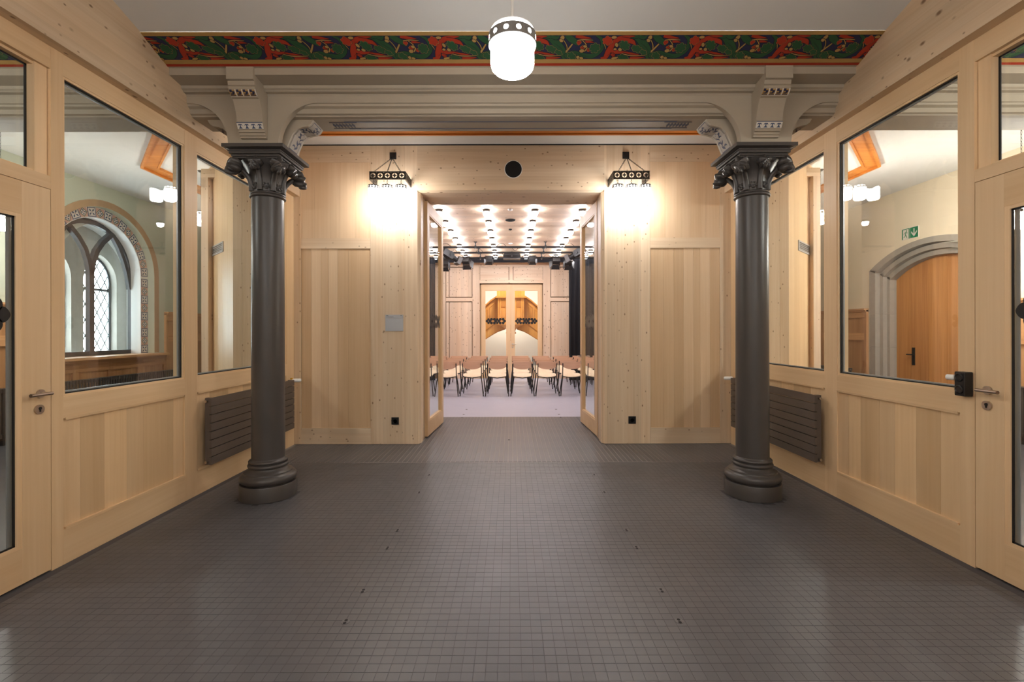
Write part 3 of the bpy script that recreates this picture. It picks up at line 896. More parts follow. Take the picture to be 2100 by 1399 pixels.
# imposts, spandrels and consoles over each column
for s, (cx, cy) in ((-1, COLS_XY[0]), (1, COLS_XY[1])):
    ZA = 3.03
    xi0, xi1 = cx - .212, cx + .212
    core = MB().box(xi0 + .02, xi1 - .02, 3.985, 4.33, ZA, 3.30)
    core.build('impost_core', 'stone', BM)
    R = .335
    pts = [(xi0, ZA), (xi1, ZA)]
    pts += arc(xi1 + R, 3.371 - R, R, 180, 90, 14)
    pts += [(xi1 + R, 3.40), (xi0 - R, 3.40)]
    pts += arc(xi0 - R, 3.371 - R, R, 90, 0, 14)
    MB().prism(pts, 'y', 3.9235, 3.986).build('spandrel', 'stone', BM, smooth=30)
    # front console: profile in (y,z), swept across x
    w0, w1 = cx - .092, cx + .122
    if s > 0: w0, w1 = cx - .122, cx + .092
    prof = [(3.70, 3.55), (3.70, 3.452), (3.722, 3.448), (3.726, 3.418), (3.735, 3.413), (3.728, 3.402), (3.730, 3.394)]
    prof += [(3.737, 3.385), (3.755, 3.366), (3.772, 3.354)]
    prof += [(3.768, 3.350), (3.772, 3.343), (3.790, 3.338)]
    prof += [(3.812, 3.30), (3.832, 3.255), (3.843, 3.21), (3.846, 3.178)]
    prof += [(3.842, 3.176), (3.842, 3.172), (3.850, 3.16), (3.865, 3.128), (3.872, 3.118), (3.872, 3.104), (3.886, 3.102), (3.888, 3.082), (3.898, 3.080), (3.90, 3.064), (3.93, 3.064), (3.93, 3.55)]
    cs = MB().prism(prof, 'x', w0, w1).build('console', 'stone', BM)
    # painted egg band on the console roll
    eg = MB()
    ww = w1 - w0
    A = Vector((3.737 - .001, 3.392)); Bq = Vector((3.772 - .001, 3.353))
    def ep(x, t, l=0.0):
        p = A.lerp(Bq, t); nn = Vector((-.745, -.667)) * (.002 + .006 * math.sin(PI * min(max(t, 0), 1)) + l)
        return (x, p.x + nn.x, p.y + nn.y)
    def erect(x0, x1, t0, t1, l, mi, n=4):
        vs = []
        for k in range(n + 1):
            t = t0 + (t1 - t0) * k / n
            vs += [ep(x0, t, l), ep(x1, t, l)]
        eg.add(vs, [(2 * k, 2 * k + 1, 2 * k + 3, 2 * k + 2) for k in range(n)], mi)
    erect(w0, w1, 0, 1, 0, 0)
    for k in range(4):
        c0 = w0 + ww * (k + .5) / 4; hw = ww / 8
        erect(c0 - hw * .85, c0 - hw * .15, .08, .42, .0005, 1)
        erect(c0 - hw * .15, c0 + hw * .55, .30, .62, .0005, 1)
        erect(c0 - hw * .70, c0 + hw * .30, .62, .80, .0005, 1)
        erect(c0 - hw * .95, c0 + hw * .70, .90, 1.0, .0005, 1)
        erect(c0 + hw * .70, c0 + hw * 1.02, .0, 1, .001, 2)
    eg.build('egg_band', ['p_gold', 'p_navy', 'p_white'], cs, norm=False)
    # white band with four dark leaf figures
    hb = MB()
    A2 = Vector((3.8415, 3.172)); B2 = Vector((3.865, 3.126))
    def hp(x, t, l):
        p = A2.lerp(B2, t) + Vector((-.9, -.45)) * (.003 + l)
        return (x, p.x, p.y)
    def hpoly(pts, l, mi):
        hb.add([hp(x, t, l) for x, t in pts], [tuple(range(len(pts)))], mi)
    hpoly([(w0, 0), (w1, 0), (w1, 1), (w0, 1)], 0, 0)
    hpoly([(w0, -.04), (w1, -.04), (w1, .08), (w0, .08)], .0004, 1)
    for k in range(4):
        c0 = w0 + ww * (k + .5) / 4; u = ww / 8
        hpoly([(c0 - u * .75, .5), (c0 - u * .45, .25), (c0 + u * .45, .25), (c0 + u * .75, .5), (c0 + u * .3, .42), (c0 - u * .3, .42)], .0006, 1)
        hpoly([(c0 - u * .14, .40), (c0 + u * .14, .40), (c0 + u * .2, .7), (c0 - u * .2, .7)], .0007, 1)
        hpoly([(c0 - u * .62, .92), (c0 - u * .1, .62), (c0 + u * .1, .62), (c0 + u * .62, .92)], .0008, 1)
    hb.build('leaf_band', ['p_white', 'p_blue'], cs, norm=False)
    # side consoles along the beam, on both sides of the impost
    for t in (-1, 1):
        xb_ = xi1 - .02 if t > 0 else xi0 + .02
        pf = [(0, ZA + .004), (.035, ZA + .01), (.055, ZA + .06), (.085, ZA + .13), (.13, ZA + .175), (.18, ZA + .19), (.215, ZA + .195), (.245, ZA + .215), (.262, ZA + .245), (.266, 3.285), (0, 3.285)]
        sc = MB().prism([(xb_ + t * u, z) for u, z in pf], 'y', 4.035, 4.25).build('side_console', 'stone', BM, smooth=35)
        # painted scrolls on its curved underside
        om = MB(); rnd = random.Random(5)
        us = pf[1:9]
        def op(a, v, l):
            a = min(max(a, 0), .999) * (len(us) - 1); i = int(a); f = a - i
            p = Vector(us[i]).lerp(Vector(us[i + 1]), f); d = (Vector(us[i + 1]) - Vector(us[i])).normalized()
            nn = Vector((d.y, -d.x))
            p = p + nn * (.0015 + l)
            return (xb_ + t * p.x, 4.062 + v * .161, p.y)
        for k in range(16):
            om.add([op(k / 16, 0, 0), op(k / 16, 1, 0), op((k + 1) / 16, 1, 0), op((k + 1) / 16, 0, 0)], [(0, 1, 2, 3)], 0)
        def line(pts, w_, l=.0006, mi=1):
            for (a0, v0), (a1, v1) in zip(pts[:-1], pts[1:]):
                da, dv = a1 - a0, v1 - v0; L = math.hypot(da, dv) or 1
                na, nv = -dv / L * w_, da / L * w_
                om.add([op(a0 + na, v0 + nv, l), op(a1 + na, v1 + nv, l), op(a1 - na, v1 - nv, l), op(a0 - na, v0 - nv, l)], [(0, 1, 2, 3)], mi)
        fr = [(.03, .05), (.97, .05), (.97, .95), (.03, .95), (.03, .05)]
        for (a0, v0), (a1, v1) in zip(fr[:-1], fr[1:]):
            n_ = 14
            line([(a0 + (a1 - a0) * j / n_, v0 + (v1 - v0) * j / n_) for j in range(n_ + 1)], .012)
        line([(.08 + .84 * j / 30, .5 + .22 * math.sin(j / 30 * 2 * PI * 1.5)) for j in range(31)], .018)
        for k in range(9):
            a0 = .10 + .09 * k; v0 = .5 + .22 * math.sin((a0 - .08) / .84 * 3 * PI)
            sg = 1 if k % 2 else -1
            line([(a0 + .05 * math.sin(th) , v0 + sg * .26 * (1 - math.cos(th)) * .62) for th in [j / 8 * 2.6 for j in range(9)]], .016)
            line([(a0, v0), (a0 + .03, v0 - sg * .17), (a0 + .06, v0 - sg * .22)], .022)
        om.build('painted_scroll', ['p_ground_shaded', 'p_navy'], sc, norm=False)

# ---- columns
def column(cx, cy, label):
    T = thing('column', label, 'column', (cx, cy, 0), group='cast iron columns', world=False)
    pl = [(.226, 0), (.232, .004), (.232, .122), (.228, .130)]
    b = MB().lathe(pl, seg=64); b.build('plinth', 'iron', T, smooth=35)
    pr = [(.20, .128)] + [(.192 + .040 * math.cos(a), .172 + .040 * math.sin(a)) for a in [math.radians(-80 + 16 * k) for k in range(11)]]
    pr += [(.196, .214), (.196, .226), (.186, .230), (.165, .240), (.152, .254), (.150, .262)]
    pr += [(.150, .266)] + [(.148 + .018 * math.cos(a), .280 + .018 * math.sin(a)) for a in [math.radians(-80 + 20 * k) for k in range(9)]]
    pr += [(.158, .300), (.158, .304)] + [(.146 + .013 * math.cos(a), .316 + .013 * math.sin(a)) for a in [math.radians(-70 + 24 * k) for k in range(7)]] + [(.138, .334), (.134, .345)]
    MB().lathe(pr, seg=64).build('base_moulding', 'iron', T, smooth=50)
    sh = [(.1355, .340)] + [(.1355 - .0045 * (z / 2.64) ** 1.6, z) for z in [.35 + .2275 * k for k in range(11)]]
    MB().lathe(sh, seg=64).build('shaft', 'iron', T, smooth=40)
    ring = [(.131, 2.622)] + [(.136 + .012 * math.cos(a), 2.638 + .012 * math.sin(a)) for a in [math.radians(-90 + 22.5 * k) for k in range(9)]] + [(.136, 2.652)] + [(.134 + .008 * math.cos(a), 2.661 + .008 * math.sin(a)) for a in [math.radians(-80 + 27 * k) for k in range(7)]] + [(.13, 2.672)]
    MB().lathe(ring, seg=64).build('astragal', 'iron', T, smooth=50)
    cap = thing_child('capital', T)
    bell = []
    for k in range(13):
        t = k / 12
        bell.append((.127 + .008 * t + .078 * t ** 2.4, 2.668 + .262 * t))
    MB().lathe(bell, seg=48).build('bell', 'iron', cap, smooth=50)
    # crockets on curled stems: four corners, four sides
    def flower(r, seed):
        f = MB(); n = 40; mrows = 9
        vs = []
        rr = random.Random(seed)
        ph = rr.uniform(0, 6)
        for i in range(mrows):
            a = PI * i / (mrows - 1)
            for k in range(n):
                t = 2 * PI * k / n
                lob = .58 + .42 * abs(math.cos(2.5 * t + ph)) ** .6
                R_ = r * math.sin(a) * (lob if i < 6 else .8)
                rid = .26 * r * math.cos(5 * t + 2 * ph) * math.sin(a) ** 2
                vs.append((R_ * math.cos(t), R_ * math.sin(t), -r * .85 * math.cos(a) * (1 if i < 5 else .85) + rid * (1 if i > 4 else -.4)))
        fs = [(i * n + k, i * n + (k + 1) % n, (i + 1) * n + (k + 1) % n, (i + 1) * n + k) for i in range(mrows - 1) for k in range(n)]
        f.add(vs, fs)
        return f
    for j in range(8):
        a = PI / 4 * j
        corner = j % 2 == 1
        rad = .268 if corner else .205
        zc = 2.862 if corner else 2.880
        fr = .076 if corner else .060
        d = Vector((math.cos(a), math.sin(a), 0))
        path = []
        for k in range(9):
            t = k / 8
            rr_ = .128 + (rad - .135) * (t ** 2.3)
            path.append(d * rr_ + Vector((0, 0, 2.675 + (zc - 2.675 + .012) * (t ** .85))))
        MB().tube(path, [.026 - .006 * t / 8 for t in range(9)], 8).build('stem', 'iron', cap, smooth=60)
        tilt = Euler((0, math.radians(78 if corner else 70), a)).to_matrix()
        c = d * rad + Vector((0, 0, zc))
        fl = MB()
        fl.extend(flower(fr, j), lambda p: tilt @ p + c)
        fl.extend(flower(fr * .62, j + 20), lambda p: tilt @ p + c + d * fr * .45 - Vector((0, 0, fr * .55)))
        fl.build('leaf_crocket', 'iron', cap, smooth=35)
        # low leaf between the stems
        a2 = a + PI / 8
        d2 = Vector((math.cos(a2), math.sin(a2), 0)); s2 = Vector((-d2.y, d2.x, 0))
        lf = MB()
        for (u, z, r_) in ((0, 2.700, .013), (-.022, 2.712, .011), (.022, 2.712, .011), (-.012, 2.735, .009), (.012, 2.735, .009), (0, 2.76, .008)):
            c3 = d2 * (.126) + s2 * u + Vector((0, 0, z))
            lf.extend(flower(r_ * 1.5, j), lambda p: p + c3)
        lf.tube([d2 * .128 + Vector((0, 0, 2.76)), d2 * .135 + Vector((0, 0, 2.82)), d2 * .165 + Vector((0, 0, 2.90))], [.010, .009, .006], 6)
        lf.build('low_leaf', 'iron', cap, smooth=50)
    ab = MB()
    for (h, z0, z1) in ((.192, 2.925, 2.938), (.204, 2.938, 2.950), (.198, 2.950, 2.956), (.217, 2.956, 2.976), (.224, 2.976, 2.984), (.214, 2.984, 2.992)):
        ab.box(-h, h, -h, h, z0, z1)
    # splayed cavetto and top slab
    for (h0, h1, z0, z1) in ((.216, .240, 2.992, 2.999),):
        ab.add([(-h0, -h0, z0), (h0, -h0, z0), (h0, h0, z0), (-h0, h0, z0), (-h1, -h1, z1), (h1, -h1, z1), (h1, h1, z1), (-h1, h1, z1)],
               [(0, 3, 2, 1), (4, 5, 6, 7), (0, 1, 5, 4), (1, 2, 6, 5), (2, 3, 7, 6), (3, 0, 4, 7)])
    ab.box(-.256, .256, -.256, .256, 2.999, 3.028)
    ab.build('abacus', 'iron', T)
    return T

def thing_child(name, parent):
    o = bpy.data.objects.new(name, None); C.objects.link(o); o.parent = parent; o.empty_display_size = .05
    return o
c1 = column(*COLS_XY[0], 'dark cast iron column with leafy capital beside the partition with the arched window')
c2 = column(*COLS_XY[1], 'dark cast iron column with leafy capital beside the partition with the stone doorway')

# ================================================================== FOYER THINGS
def ring_with_holes(r, z0, z1, nh, hole, th=.004, seg_per=12):
    """cylindrical band with a row of round holes; built as a strip around the holes"""
    m = MB()
    zc = (z0 + z1) / 2
    def pt(a, z, rr): return (rr * math.cos(a), rr * math.sin(a), z)
    step = 2 * PI / nh
    for k in range(nh):
        a0 = k * step; ac = a0 + step / 2; a1 = a0 + step
        n = 16
        inner = [(ac + hole * math.cos(2 * PI * j / n) / r, zc + hole * math.sin(2 * PI * j / n)) for j in range(n)]
        outer = []
        for j in range(n):
            c, s_ = math.cos(2 * PI * j / n), math.sin(2 * PI * j / n)
            f = 1 / max(abs(c), abs(s_))
            outer.append((ac + c * f * step / 2, zc + s_ * f * (z1 - z0) / 2))
        for rr in (r, r - th):
            vs = [pt(a, z, rr) for a, z in inner] + [pt(a, z, rr) for a, z in outer]
            m.add(vs, [(j, (j + 1) % n, n + (j + 1) % n, n + j) for j in range(n)])
        vs = [pt(a, z, r) for a, z in inner] + [pt(a, z, r - th) for a, z in inner]
        m.add(vs, [(j, (j + 1) % n, n + (j + 1) % n, n + j) for j in range(n)])
    for z in (z0, z1):
        n = nh * 8
        vs = [pt(2 * PI * j / n, z, r) for j in range(n)] + [pt(2 * PI * j / n, z, r - th) for j in range(n)]
        m.add(vs, [(j, (j + 1) % n, n + (j + 1) % n, n + j) for j in range(n)])
    return m

def pendant(x, y, label, top, mat='pendant'):
    T = thing('pendant_lamp', label, 'lamp', (x, y, 2.885), world=False)
    r = .121
    pr = [(.02, .0), (.07, .004), (.10, .013), (.115, .028), (r, .05), (r, .226), (.112, .231)]
    MB().lathe(pr, seg=40).build('shade', mat, T, smooth=50, label='glowing white opal glass cylinder')
    ring_with_holes(.132, .150, .207, 12, .0140).build('crown_ring', 'ring', T, label='dark metal ring with round holes', norm=False)
    for k in range(4):
        a = PI / 4 + k * PI / 2
        MB().cyl((.118 * math.cos(a), .118 * math.sin(a), .165), (.132 * math.cos(a), .132 * math.sin(a), .165), .004, 6).build('ring_pin', 'bronze', T)
    MB().lathe([(.118, .229), (.118, .236), (.03, .245), (.012, .262)], seg=32).build('cover', 'white', T, smooth=40)
    MB().cyl((0, 0, .255), (0, 0, top - 2.885), .008, 10).build('rod', 'white', T)
    return T
pendant(PX(1052, 2.6), 2.6, 'glowing white cylinder pendant lamp with holed metal ring in front of the painted band', 3.87)
pendant(-2.1, -1.0, 'left one of two added fill lamps, unseen just behind the viewer', 4.0, 'rear_fill')  # fill pendants added to brighten the foyer from behind
pendant(2.1, -1.0, 'right one of two added fill lamps, unseen just behind the viewer', 4.0, 'rear_fill')
pendant(0.0, -2.9, 'added fill lamp, unseen far behind the viewer', 4.0, 'rear_fill')

def chain(a, b, n, r=.0022, w_=.007):
    m = MB(); a = Vector(a); b = Vector(b); d = (b - a); L = d.length / n; u = d.normalized()
    ref = Vector((0, 1, 0)) if abs(u.y) < .9 else Vector((1, 0, 0))
    p = u.cross(ref).normalized(); qv = u.cross(p)
    for k in range(n):
        c = a + d * ((k + .5) / n); side = p if k % 2 else qv
        m.tube([c + u * (L * .62 * math.cos(t)) + side * (w_ * math.sin(t)) for t in [2 * PI * j / 8 for j in range(8)]], r, 4, closed=True)
    return m

def sconce(s, label):
    # built for the left side, mirrored by s
    x0, x1 = (PX(758, 5.70), PX(832, 5.70)) if s < 0 else (PX(1259, 5.70), PX(1333, 5.70))
    T = thing('wall_lamp', label, 'lamp', ((x0 + x1) / 2, YB, 3.0), group='chain-hung wall lamps beside the doorway')
    zt, zb, yf = 3.400, 3.308, 5.70
    th = .006
    def frieze(P, length, n):
        m = MB()
        cell = length / n; h = zt - zb; zc = (zt + zb) / 2; hole = min(cell, h) * .36
        for i in range(n):
            uc = cell * (i + .5); k = 20
            inner = [(uc + hole * math.cos(2 * PI * j / k), zc + hole * math.sin(2 * PI * j / k)) for j in range(k)]
            outer = []
            for j in range(k):
                c, s_ = math.cos(2 * PI * j / k), math.sin(2 * PI * j / k); f = 1 / max(abs(c), abs(s_))
                outer.append((uc + c * f * cell / 2, zc + s_ * f * h / 2))
            for t in (0, th):
                m.add([P(u, z, t) for u, z in inner] + [P(u, z, t) for u, z in outer], [(j, (j + 1) % k, k + (j + 1) % k, k + j) for j in range(k)])
            m.add([P(u, z, 0) for u, z in inner] + [P(u, z, th) for u, z in inner], [(j, (j + 1) % k, k + (j + 1) % k, k + j) for j in range(k)])
            # four-pointed star with cross arms inside each hole
            star = []
            for j in range(8):
                rr = hole * (1.0 if j % 2 == 0 else .42)
                if j % 2 == 0: rr = hole * .98
                star.append((uc + rr * math.cos(PI * j / 4), zc + rr * math.sin(PI * j / 4)))
            for t in (0, th):
                m.add([P(u, z, t) for u, z in star], [tuple(range(8))])
            m.add([P(u, z, 0) for u, z in star] + [P(u, z, th) for u, z in star], [(j, (j + 1) % 8, 8 + (j + 1) % 8, 8 + j) for j in range(8)])
        for (z) in (zb, zt):
            m.add([P(0, z, 0), P(length, z, 0), P(length, z, th), P(0, z, th)], [(0, 1, 2, 3)])
        for (z0, z1) in ((zb - .004, zb + .006), (zt - .006, zt + .004)):
            vs = [P(0, z0, -.003), P(length, z0, -.003), P(length, z1, -.003), P(0, z1, -.003), P(0, z0, th + .003), P(length, z0, th + .003), P(length, z1, th + .003), P(0, z1, th + .003)]
            m.add(vs, [(0, 1, 2, 3), (4, 5, 6, 7), (0, 1, 5, 4), (1, 2, 6, 5), (2, 3, 7, 6), (3, 0, 4, 7)])
        return m
    frieze(lambda u, z, t: (x0 + u, yf + t, z), x1 - x0, 5).build('front_frieze', 'bronze', T, label='dark metal band pierced by five rosettes')
    for x in (x0 + .0, x1 - th):
        frieze(lambda u, z, t, x=x: (x + t, yf + .006 + u, z), YB - yf - .008, 5).build('side_frieze', 'bronze', T)
    pxl = (PX(806, 6.0) if s < 0 else PX(1285, 6.0))
    MB().box(pxl - .042, pxl + .042, YB - .014, YB - .0005, 3.67, 3.755).box(pxl - .032, pxl + .032, YB - .024, YB - .014, 3.68, 3.745).cyl((pxl, YB - .02, 3.69), (pxl, YB - .06, 3.675), .008).build('wall_plate', 'blackmetal', T)
    hx = [x0 + .06, (x0 + x1) / 2, x1 - .06]
    for x in hx:
        chain((pxl, YB - .05, 3.67), (x, yf + .003, zt + .004), 16).build('chain', 'blackmetal', T)
    lx = [x0 + .052, (x0 + x1) / 2 - .002, x1 - .052]
    for x in lx:
        chain((x, yf + .003, zb), (x, yf + .003, 3.243), 3).build('chain', 'blackmetal', T)
        lamp = MB().lathe([(.02, 3.04), (.048, 3.044), (.060, 3.055), (.063, 3.075), (.063, 3.203), (.05, 3.218)], (x, yf + .003, 0), seg=20).build('shade', 'sconce', T, smooth=50)
        rg = MB().extend(ring_with_holes(.068, 3.190, 3.230, 12, .011, .003), lambda p, x=x: p + Vector((x, yf + .003, 0)))
        rg.build('crown_ring', 'bronze', lamp, norm=False)
        MB().lathe([(.058, 3.223), (.045, 3.236), (.012, 3.250)], (x, yf + .003, 0), seg=16).build('cover', 'bronze', lamp, smooth=40)
    return T
sconce(-1, 'pierced metal wall lamp with three glowing shades above the silver sign')
sconce(1, 'pierced metal wall lamp with three glowing shades, further from the silver sign')

# radiators
def radiator(s, label):
    XW = XL if s < 0 else XR
    y0, y1 = 4.215, 5.83
    z0, z1 = (.250, .857) if s < 0 else (.262, .872)
    T = thing('radiator', label, 'radiator', (s * (XW - .06), (y0 + y1) / 2, z0), group='flat slatted radiators')
    xf, xk = s * (XW - .095), s * (XW - .075)
    n = 8; p = (z1 - z0) / n
    for k in range(n):
        MB().box(xf, xk, y0, y1, z0 + p * k + .0035, z0 + p * (k + 1) - .0035).build('slat', 'radiator', T)
    for y in (y0 + .025, y1 - .025):
        MB().box(s * (XW - .074), s * (XW - .035), y - .02, y + .02, z0 + .005, z1 - .002).build('collector', 'radiator', T)
    for y in (y0 + .25, y1 - .25):
        MB().box(s * (XW - .06), s * (XW - .0), y - .02, y + .02, z0 + .1, z1 - .1).build('wall_bracket', 'radiator', T)
    xm = s * (XW - .055)
    for (z) in (z0 + .03, z1 - .03):
        MB().cyl((xm, y0, z), (xm, y0 - .022, z), .012, 12).build('end_plug', 'steel', T, smooth=40)
    # thermostat valve at the far end
    MB().cyl((xm, y1, z1 - .015), (xm, y1 + .035, z1 - .015), .011, 12).cyl((xm, y1 + .02, z1 - .015), (s * (XW - .02), y1 + .02, z1 - .015), .009, 10).build('valve_body', 'steel', T, smooth=40)
    MB().tube([(xm, y1 + .03, z1 - .015), (xm - s * .004, y1 + .035, z1 - .015), (xm - s * .09, y1 + .055, z1 - .015), (xm - s * .10, y1 + .057, z1 - .015)], [.012, .024, .022, .012], 18).build('thermostat_head', 'white', T, smooth=50, label='white thermostat head')
    if s < 0:
        MB().box(xm - .012, xm + .012, y1 + .0, y1 + .03, z1 + .002, z1 + .018).build('yellow_cap', 'yellow', T)
    MB().cyl((xm, y1, z0 + .035), (xm, y1 + .05, z0 + .03), .012, 12).cyl((xm, y1 + .05, z0 + .03), (s * (XW - .01), y1 + .10, z0 + .03), .009, 10).build('return_valve', 'steel', T, smooth=40)
    MB().cyl((s * (XW - .03), y1 + .085, z0 + .03), (s * (XW - .002), y1 + .11, z0 + .03), .026, 16).build('pipe_rosette', 'copper', T, smooth=40)
    return T
radiator(-1, 'flat brown slatted radiator behind the left column, with a yellow cap on its valve')
radiator(1, 'flat brown slatted radiator behind the right column, under the narrow window')

# sign plate, sockets, loudspeaker
x0, x1 = PX(790, 6.01), PX(826.5, 6.01)
z0, z1 = PZ(678.5, 6.01), PZ(645, 6.01)
T = thing('door_sign', 'silver room sign plate with small dark print on the knotty wall', 'sign', ((x0 + x1) / 2, YB, z0))
MB().box(x0, x1, YB - .010, YB - .0005, z0, z1 - .044).build('lower_plate', 'sign_grey', T)
MB().box(x0, x1, YB - .010, YB - .0005, z1 - .042, z1).build('header_plate', 'sign_grey', T)
pr = MB(); rr = random.Random(3)
def scribble(xa, xb_, z, h):
    x = xa
    while x < xb_:
        w_ = rr.uniform(.003, .006)
        pr.box(x, min(x + w_, xb_), YB - .0106, YB - .0099, z - h * rr.uniform(.35, .5), z + h * rr.uniform(.35, .5)); x += w_ + .0012
scribble(x0 + .012, x0 + .038, z1 - .012, .007); scribble(x0 + .012, x0 + .104, z1 - .028, .006); scribble(x1 - .034, x1 - .017, z1 - .013, .007)
pr.build('print', 'ink', T, kind='stuff')

def socket(px, py, label):
    x, z = PX(px, 6.02), PZ(py, 6.02)
    T = thing('power_socket', label, 'socket', (x, YB, z), group='black wall sockets')
    f = MB()
    h = .047
    f.box(x - h, x + h, YB - .010, YB - .0005, z - h, z + h)
    f.build('cover_plate', 'black', T)
    MB().lathe([(.031, 0), (.033, .003), (.027, .003), (.025, 0)], seg=24).extend(MB()).build('socket_rim', 'black', T, smooth=40)
    o = T.children[-1]; o.matrix_parent_inverse = Matrix.Identity(4); o.rotation_euler = (PI / 2, 0, 0); o.location = (0, -.010, -.004)
    MB().box(x - .012, x - .007, YB - .0125, YB - .0098, z - .008, z - .003).box(x + .007, x + .012, YB - .0125, YB - .0098, z - .008, z - .003).box(x - .002, x + .003, YB - .0125, YB - .0098, z - .002, z + .003).build('contact_hole', 'mesh_black', T)
    return T
socket(810, 863, 'black power socket low on the wall below the silver sign')
socket(1296, 862, 'black power socket low on the wall near the open door with the lever handle')

x, z = PX(1053.5, 6.0), PZ(346, 6.0)
T = thing('loudspeaker', 'round black loudspeaker set in the wall above the doorway', 'loudspeaker', (x, YB, z))
def disc_y(prof, seg, name, mat, par, smooth=40):
    """lathe about the y axis at (x,z), prof: (r, distance in front of the wall)"""
    m = MB(); tmp = MB().lathe(prof, seg=seg)
    m.extend(tmp, lambda p: Vector((x + p.x, YB - .0008 - p.z, z + p.y)))
    return m.build(name, mat, par, smooth=smooth)
disc_y([(.1165, 0), (.1165, .004), (.108, .006)], 48, 'trim_ring', 'white', T)
disc_y([(.108, .004), (.106, .009), (.08, .012), (.0, .013)], 48, 'grille', 'mesh_black', T)

# black door-hold device on the right partition
T = thing('door_release_box', 'glossy black box with two round lenses on the post beside the right door', 'device', (XR, 2.895, 1.05))
xa, xb_ = XR - .0008, XR - .058
bm_ = MB(); bm_.box(xb_, xa, 2.863, 2.931, 1.045, 1.195)
o = bm_.build('housing', 'black', T)
bv = o.modifiers.new('round', 'BEVEL'); bv.width = .007; bv.segments = 3
for zc in (1.160, 1.085):
    l = MB(); l.extend(MB().lathe([(.027, 0), (.027, .004), (.022, .006), (.018, .002), (.0, .0015)], seg=28), lambda p: Vector((xb_ - p.z, 2.897 + p.x, zc + p.y)))
    l.build('lens', 'black', T, smooth=40, label='round glossy lens')
MB().cyl((xb_ + .02, 2.93, 1.155), (xb_ + .02, 2.945, 1.155), .012, 14).build('knob_neck', 'steel', T)
MB().tube([(xb_ + .02, 2.942, 1.155), (xb_ + .018, 2.946, 1.155), (xb_ + .008, 2.985, 1.155), (xb_ + .006, 2.988, 1.155)], [.012, .018, .017, .012], 18).build('white_knob', 'white', T, smooth=50, label='white knob')

# pairs of holes sunk in the floor
fl_rows = [4.735, 4.218, 3.412, 3.135, 2.617, 2.34]
first = None
def floor_fixing(x, y, label):
    T = thing('floor_fixing', label, 'floor fixing', (x, y, 0), group='metal floor fixings', world=False)
    MB().lathe([(.021, -.002), (.0215, .0012), (.017, .0016)], seg=20).build('rim', 'strip', T, smooth=40)
    for k in (-1, 1):
        MB().lathe([(.0085, 0), (.0085, .0022), (.005, .0026)], (0, .011 * k, 0), seg=12).build('hole', 'mesh_black', T)
nm = ['farthest', 'second farthest', 'third farthest', 'fourth farthest', 'second nearest', 'nearest']
for s, xs in ((-1, -.831), (1, .838)):
    for k, y in enumerate(fl_rows):
        floor_fixing(xs, y, '%s floor fixing with two holes in the foyer row on the %s' % (nm[k], 'left' if s < 0 else 'right'))
floor_fixing(-.03, 6.27, 'floor fixing with two holes in the middle of the doorway')
for s, xs in ((-1, -.83), (1, .835)):
    for k, y in enumerate((7.9, 8.19, 8.71)):
        floor_fixing(xs, y, '%s hall floor fixing beyond the doorway on the %s' % (('nearest', 'middle', 'farthest')[k], 'left' if s < 0 else 'right'))

# ================================================================== HALL
H = thing('wall_far', 'spruce panelled end wall of the hall with a glazed double door', 'wall', (0, YH1, 0), kind='structure')
d = YH1
fx = lambda px: PX(px, d); fz = lambda py: PZ(py, d)
xd0, xd1, zd = fx(984), fx(1114), fz(581)
MB().box(-4.4, xd0, d + .05, d + .2, 0, ZH).build('core', 'knotty_z', H, color=tone(.3))  # core colour darkened to paint shade into the panel joints
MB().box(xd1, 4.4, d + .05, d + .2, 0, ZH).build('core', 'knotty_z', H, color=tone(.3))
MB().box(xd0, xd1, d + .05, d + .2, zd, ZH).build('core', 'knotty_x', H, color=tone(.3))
for s in (-1, 1):
    e = xd0 if s < 0 else xd1
    X = lambda px: fx(px) if s < 0 else -fx(px) + 2 * fx(1049)
    zz = [fz(547), fz(610.5), fz(618)]
    def hb_(a, b, z0, z1, r, mat, name, c=1.0):
        MB().box(a, b, d + r, d + .05, z0, z1).build(name, mat, H, color=tuple(c * p for p in PALE))
    hb_(X(969), e, 0, ZH, .0, 'knotty_z', 'stile', .98)
    hb_(X(969), X(914.5), zz[0], ZH, .0, 'knotty_x', 'top_rail')
    hb_(X(969), X(914.5), zz[1], zz[2], .0, 'knotty_x', 'middle_rail') if zz[1] < zz[2] else hb_(X(969), X(914.5), zz[2], zz[1], .0, 'knotty_x', 'middle_rail')
    for (a, b) in ((967.5, 922), (920.5, 915)):
        hb_(X(a), X(b), zz[1] + .03, zz[0] - .03, .014, 'knotty_z', 'panel', .97)
        hb_(X(a), X(b), .2, zz[2] - .03, .014, 'knotty_z', 'panel', .98)
    hb_(X(969), X(914.5), 0, .18, .0, 'knotty_x', 'bottom_rail')
    hb_(X(914), X(905), 0, ZH, .0, 'knotty_z', 'stile')
    xs = X(904.5)
    for k in range(3):
        hb_(xs + s * .62 * k, xs + s * (.62 * (k + 1) - .06), .2, fz(547), .014, 'knotty_z', 'panel', .97)
        hb_(xs + s * (.62 * (k + 1) - .055), xs + s * .62 * (k + 1), 0, ZH, .0, 'knotty_z', 'stile')
    hb_(xs, xs + s * 2.0, fz(546), ZH, .0, 'knotty_x', 'top_rail')
MB().box(xd0, xd1, d, d + .05, fz(547), ZH).build('top_rail', 'knotty_x', H, color=PALE)
MB().box(xd0, xd1, d, d + .05, zd, fz(574.5)).build('door_header', 'knotty_x', H, color=PALE)
MB().box(fx(1044.5), fx(1052), d, d + .05, fz(574.5), fz(547)).build('short_stile', 'knotty_z', H, color=PALE)
for (a, b) in ((984, 1044), (1052.5, 1114)):
    MB().box(fx(a) + .01, fx(b) - .01, d + .014, d + .05, fz(574), fz(547.5)).build('panel', 'knotty_x', H, color=PALE)
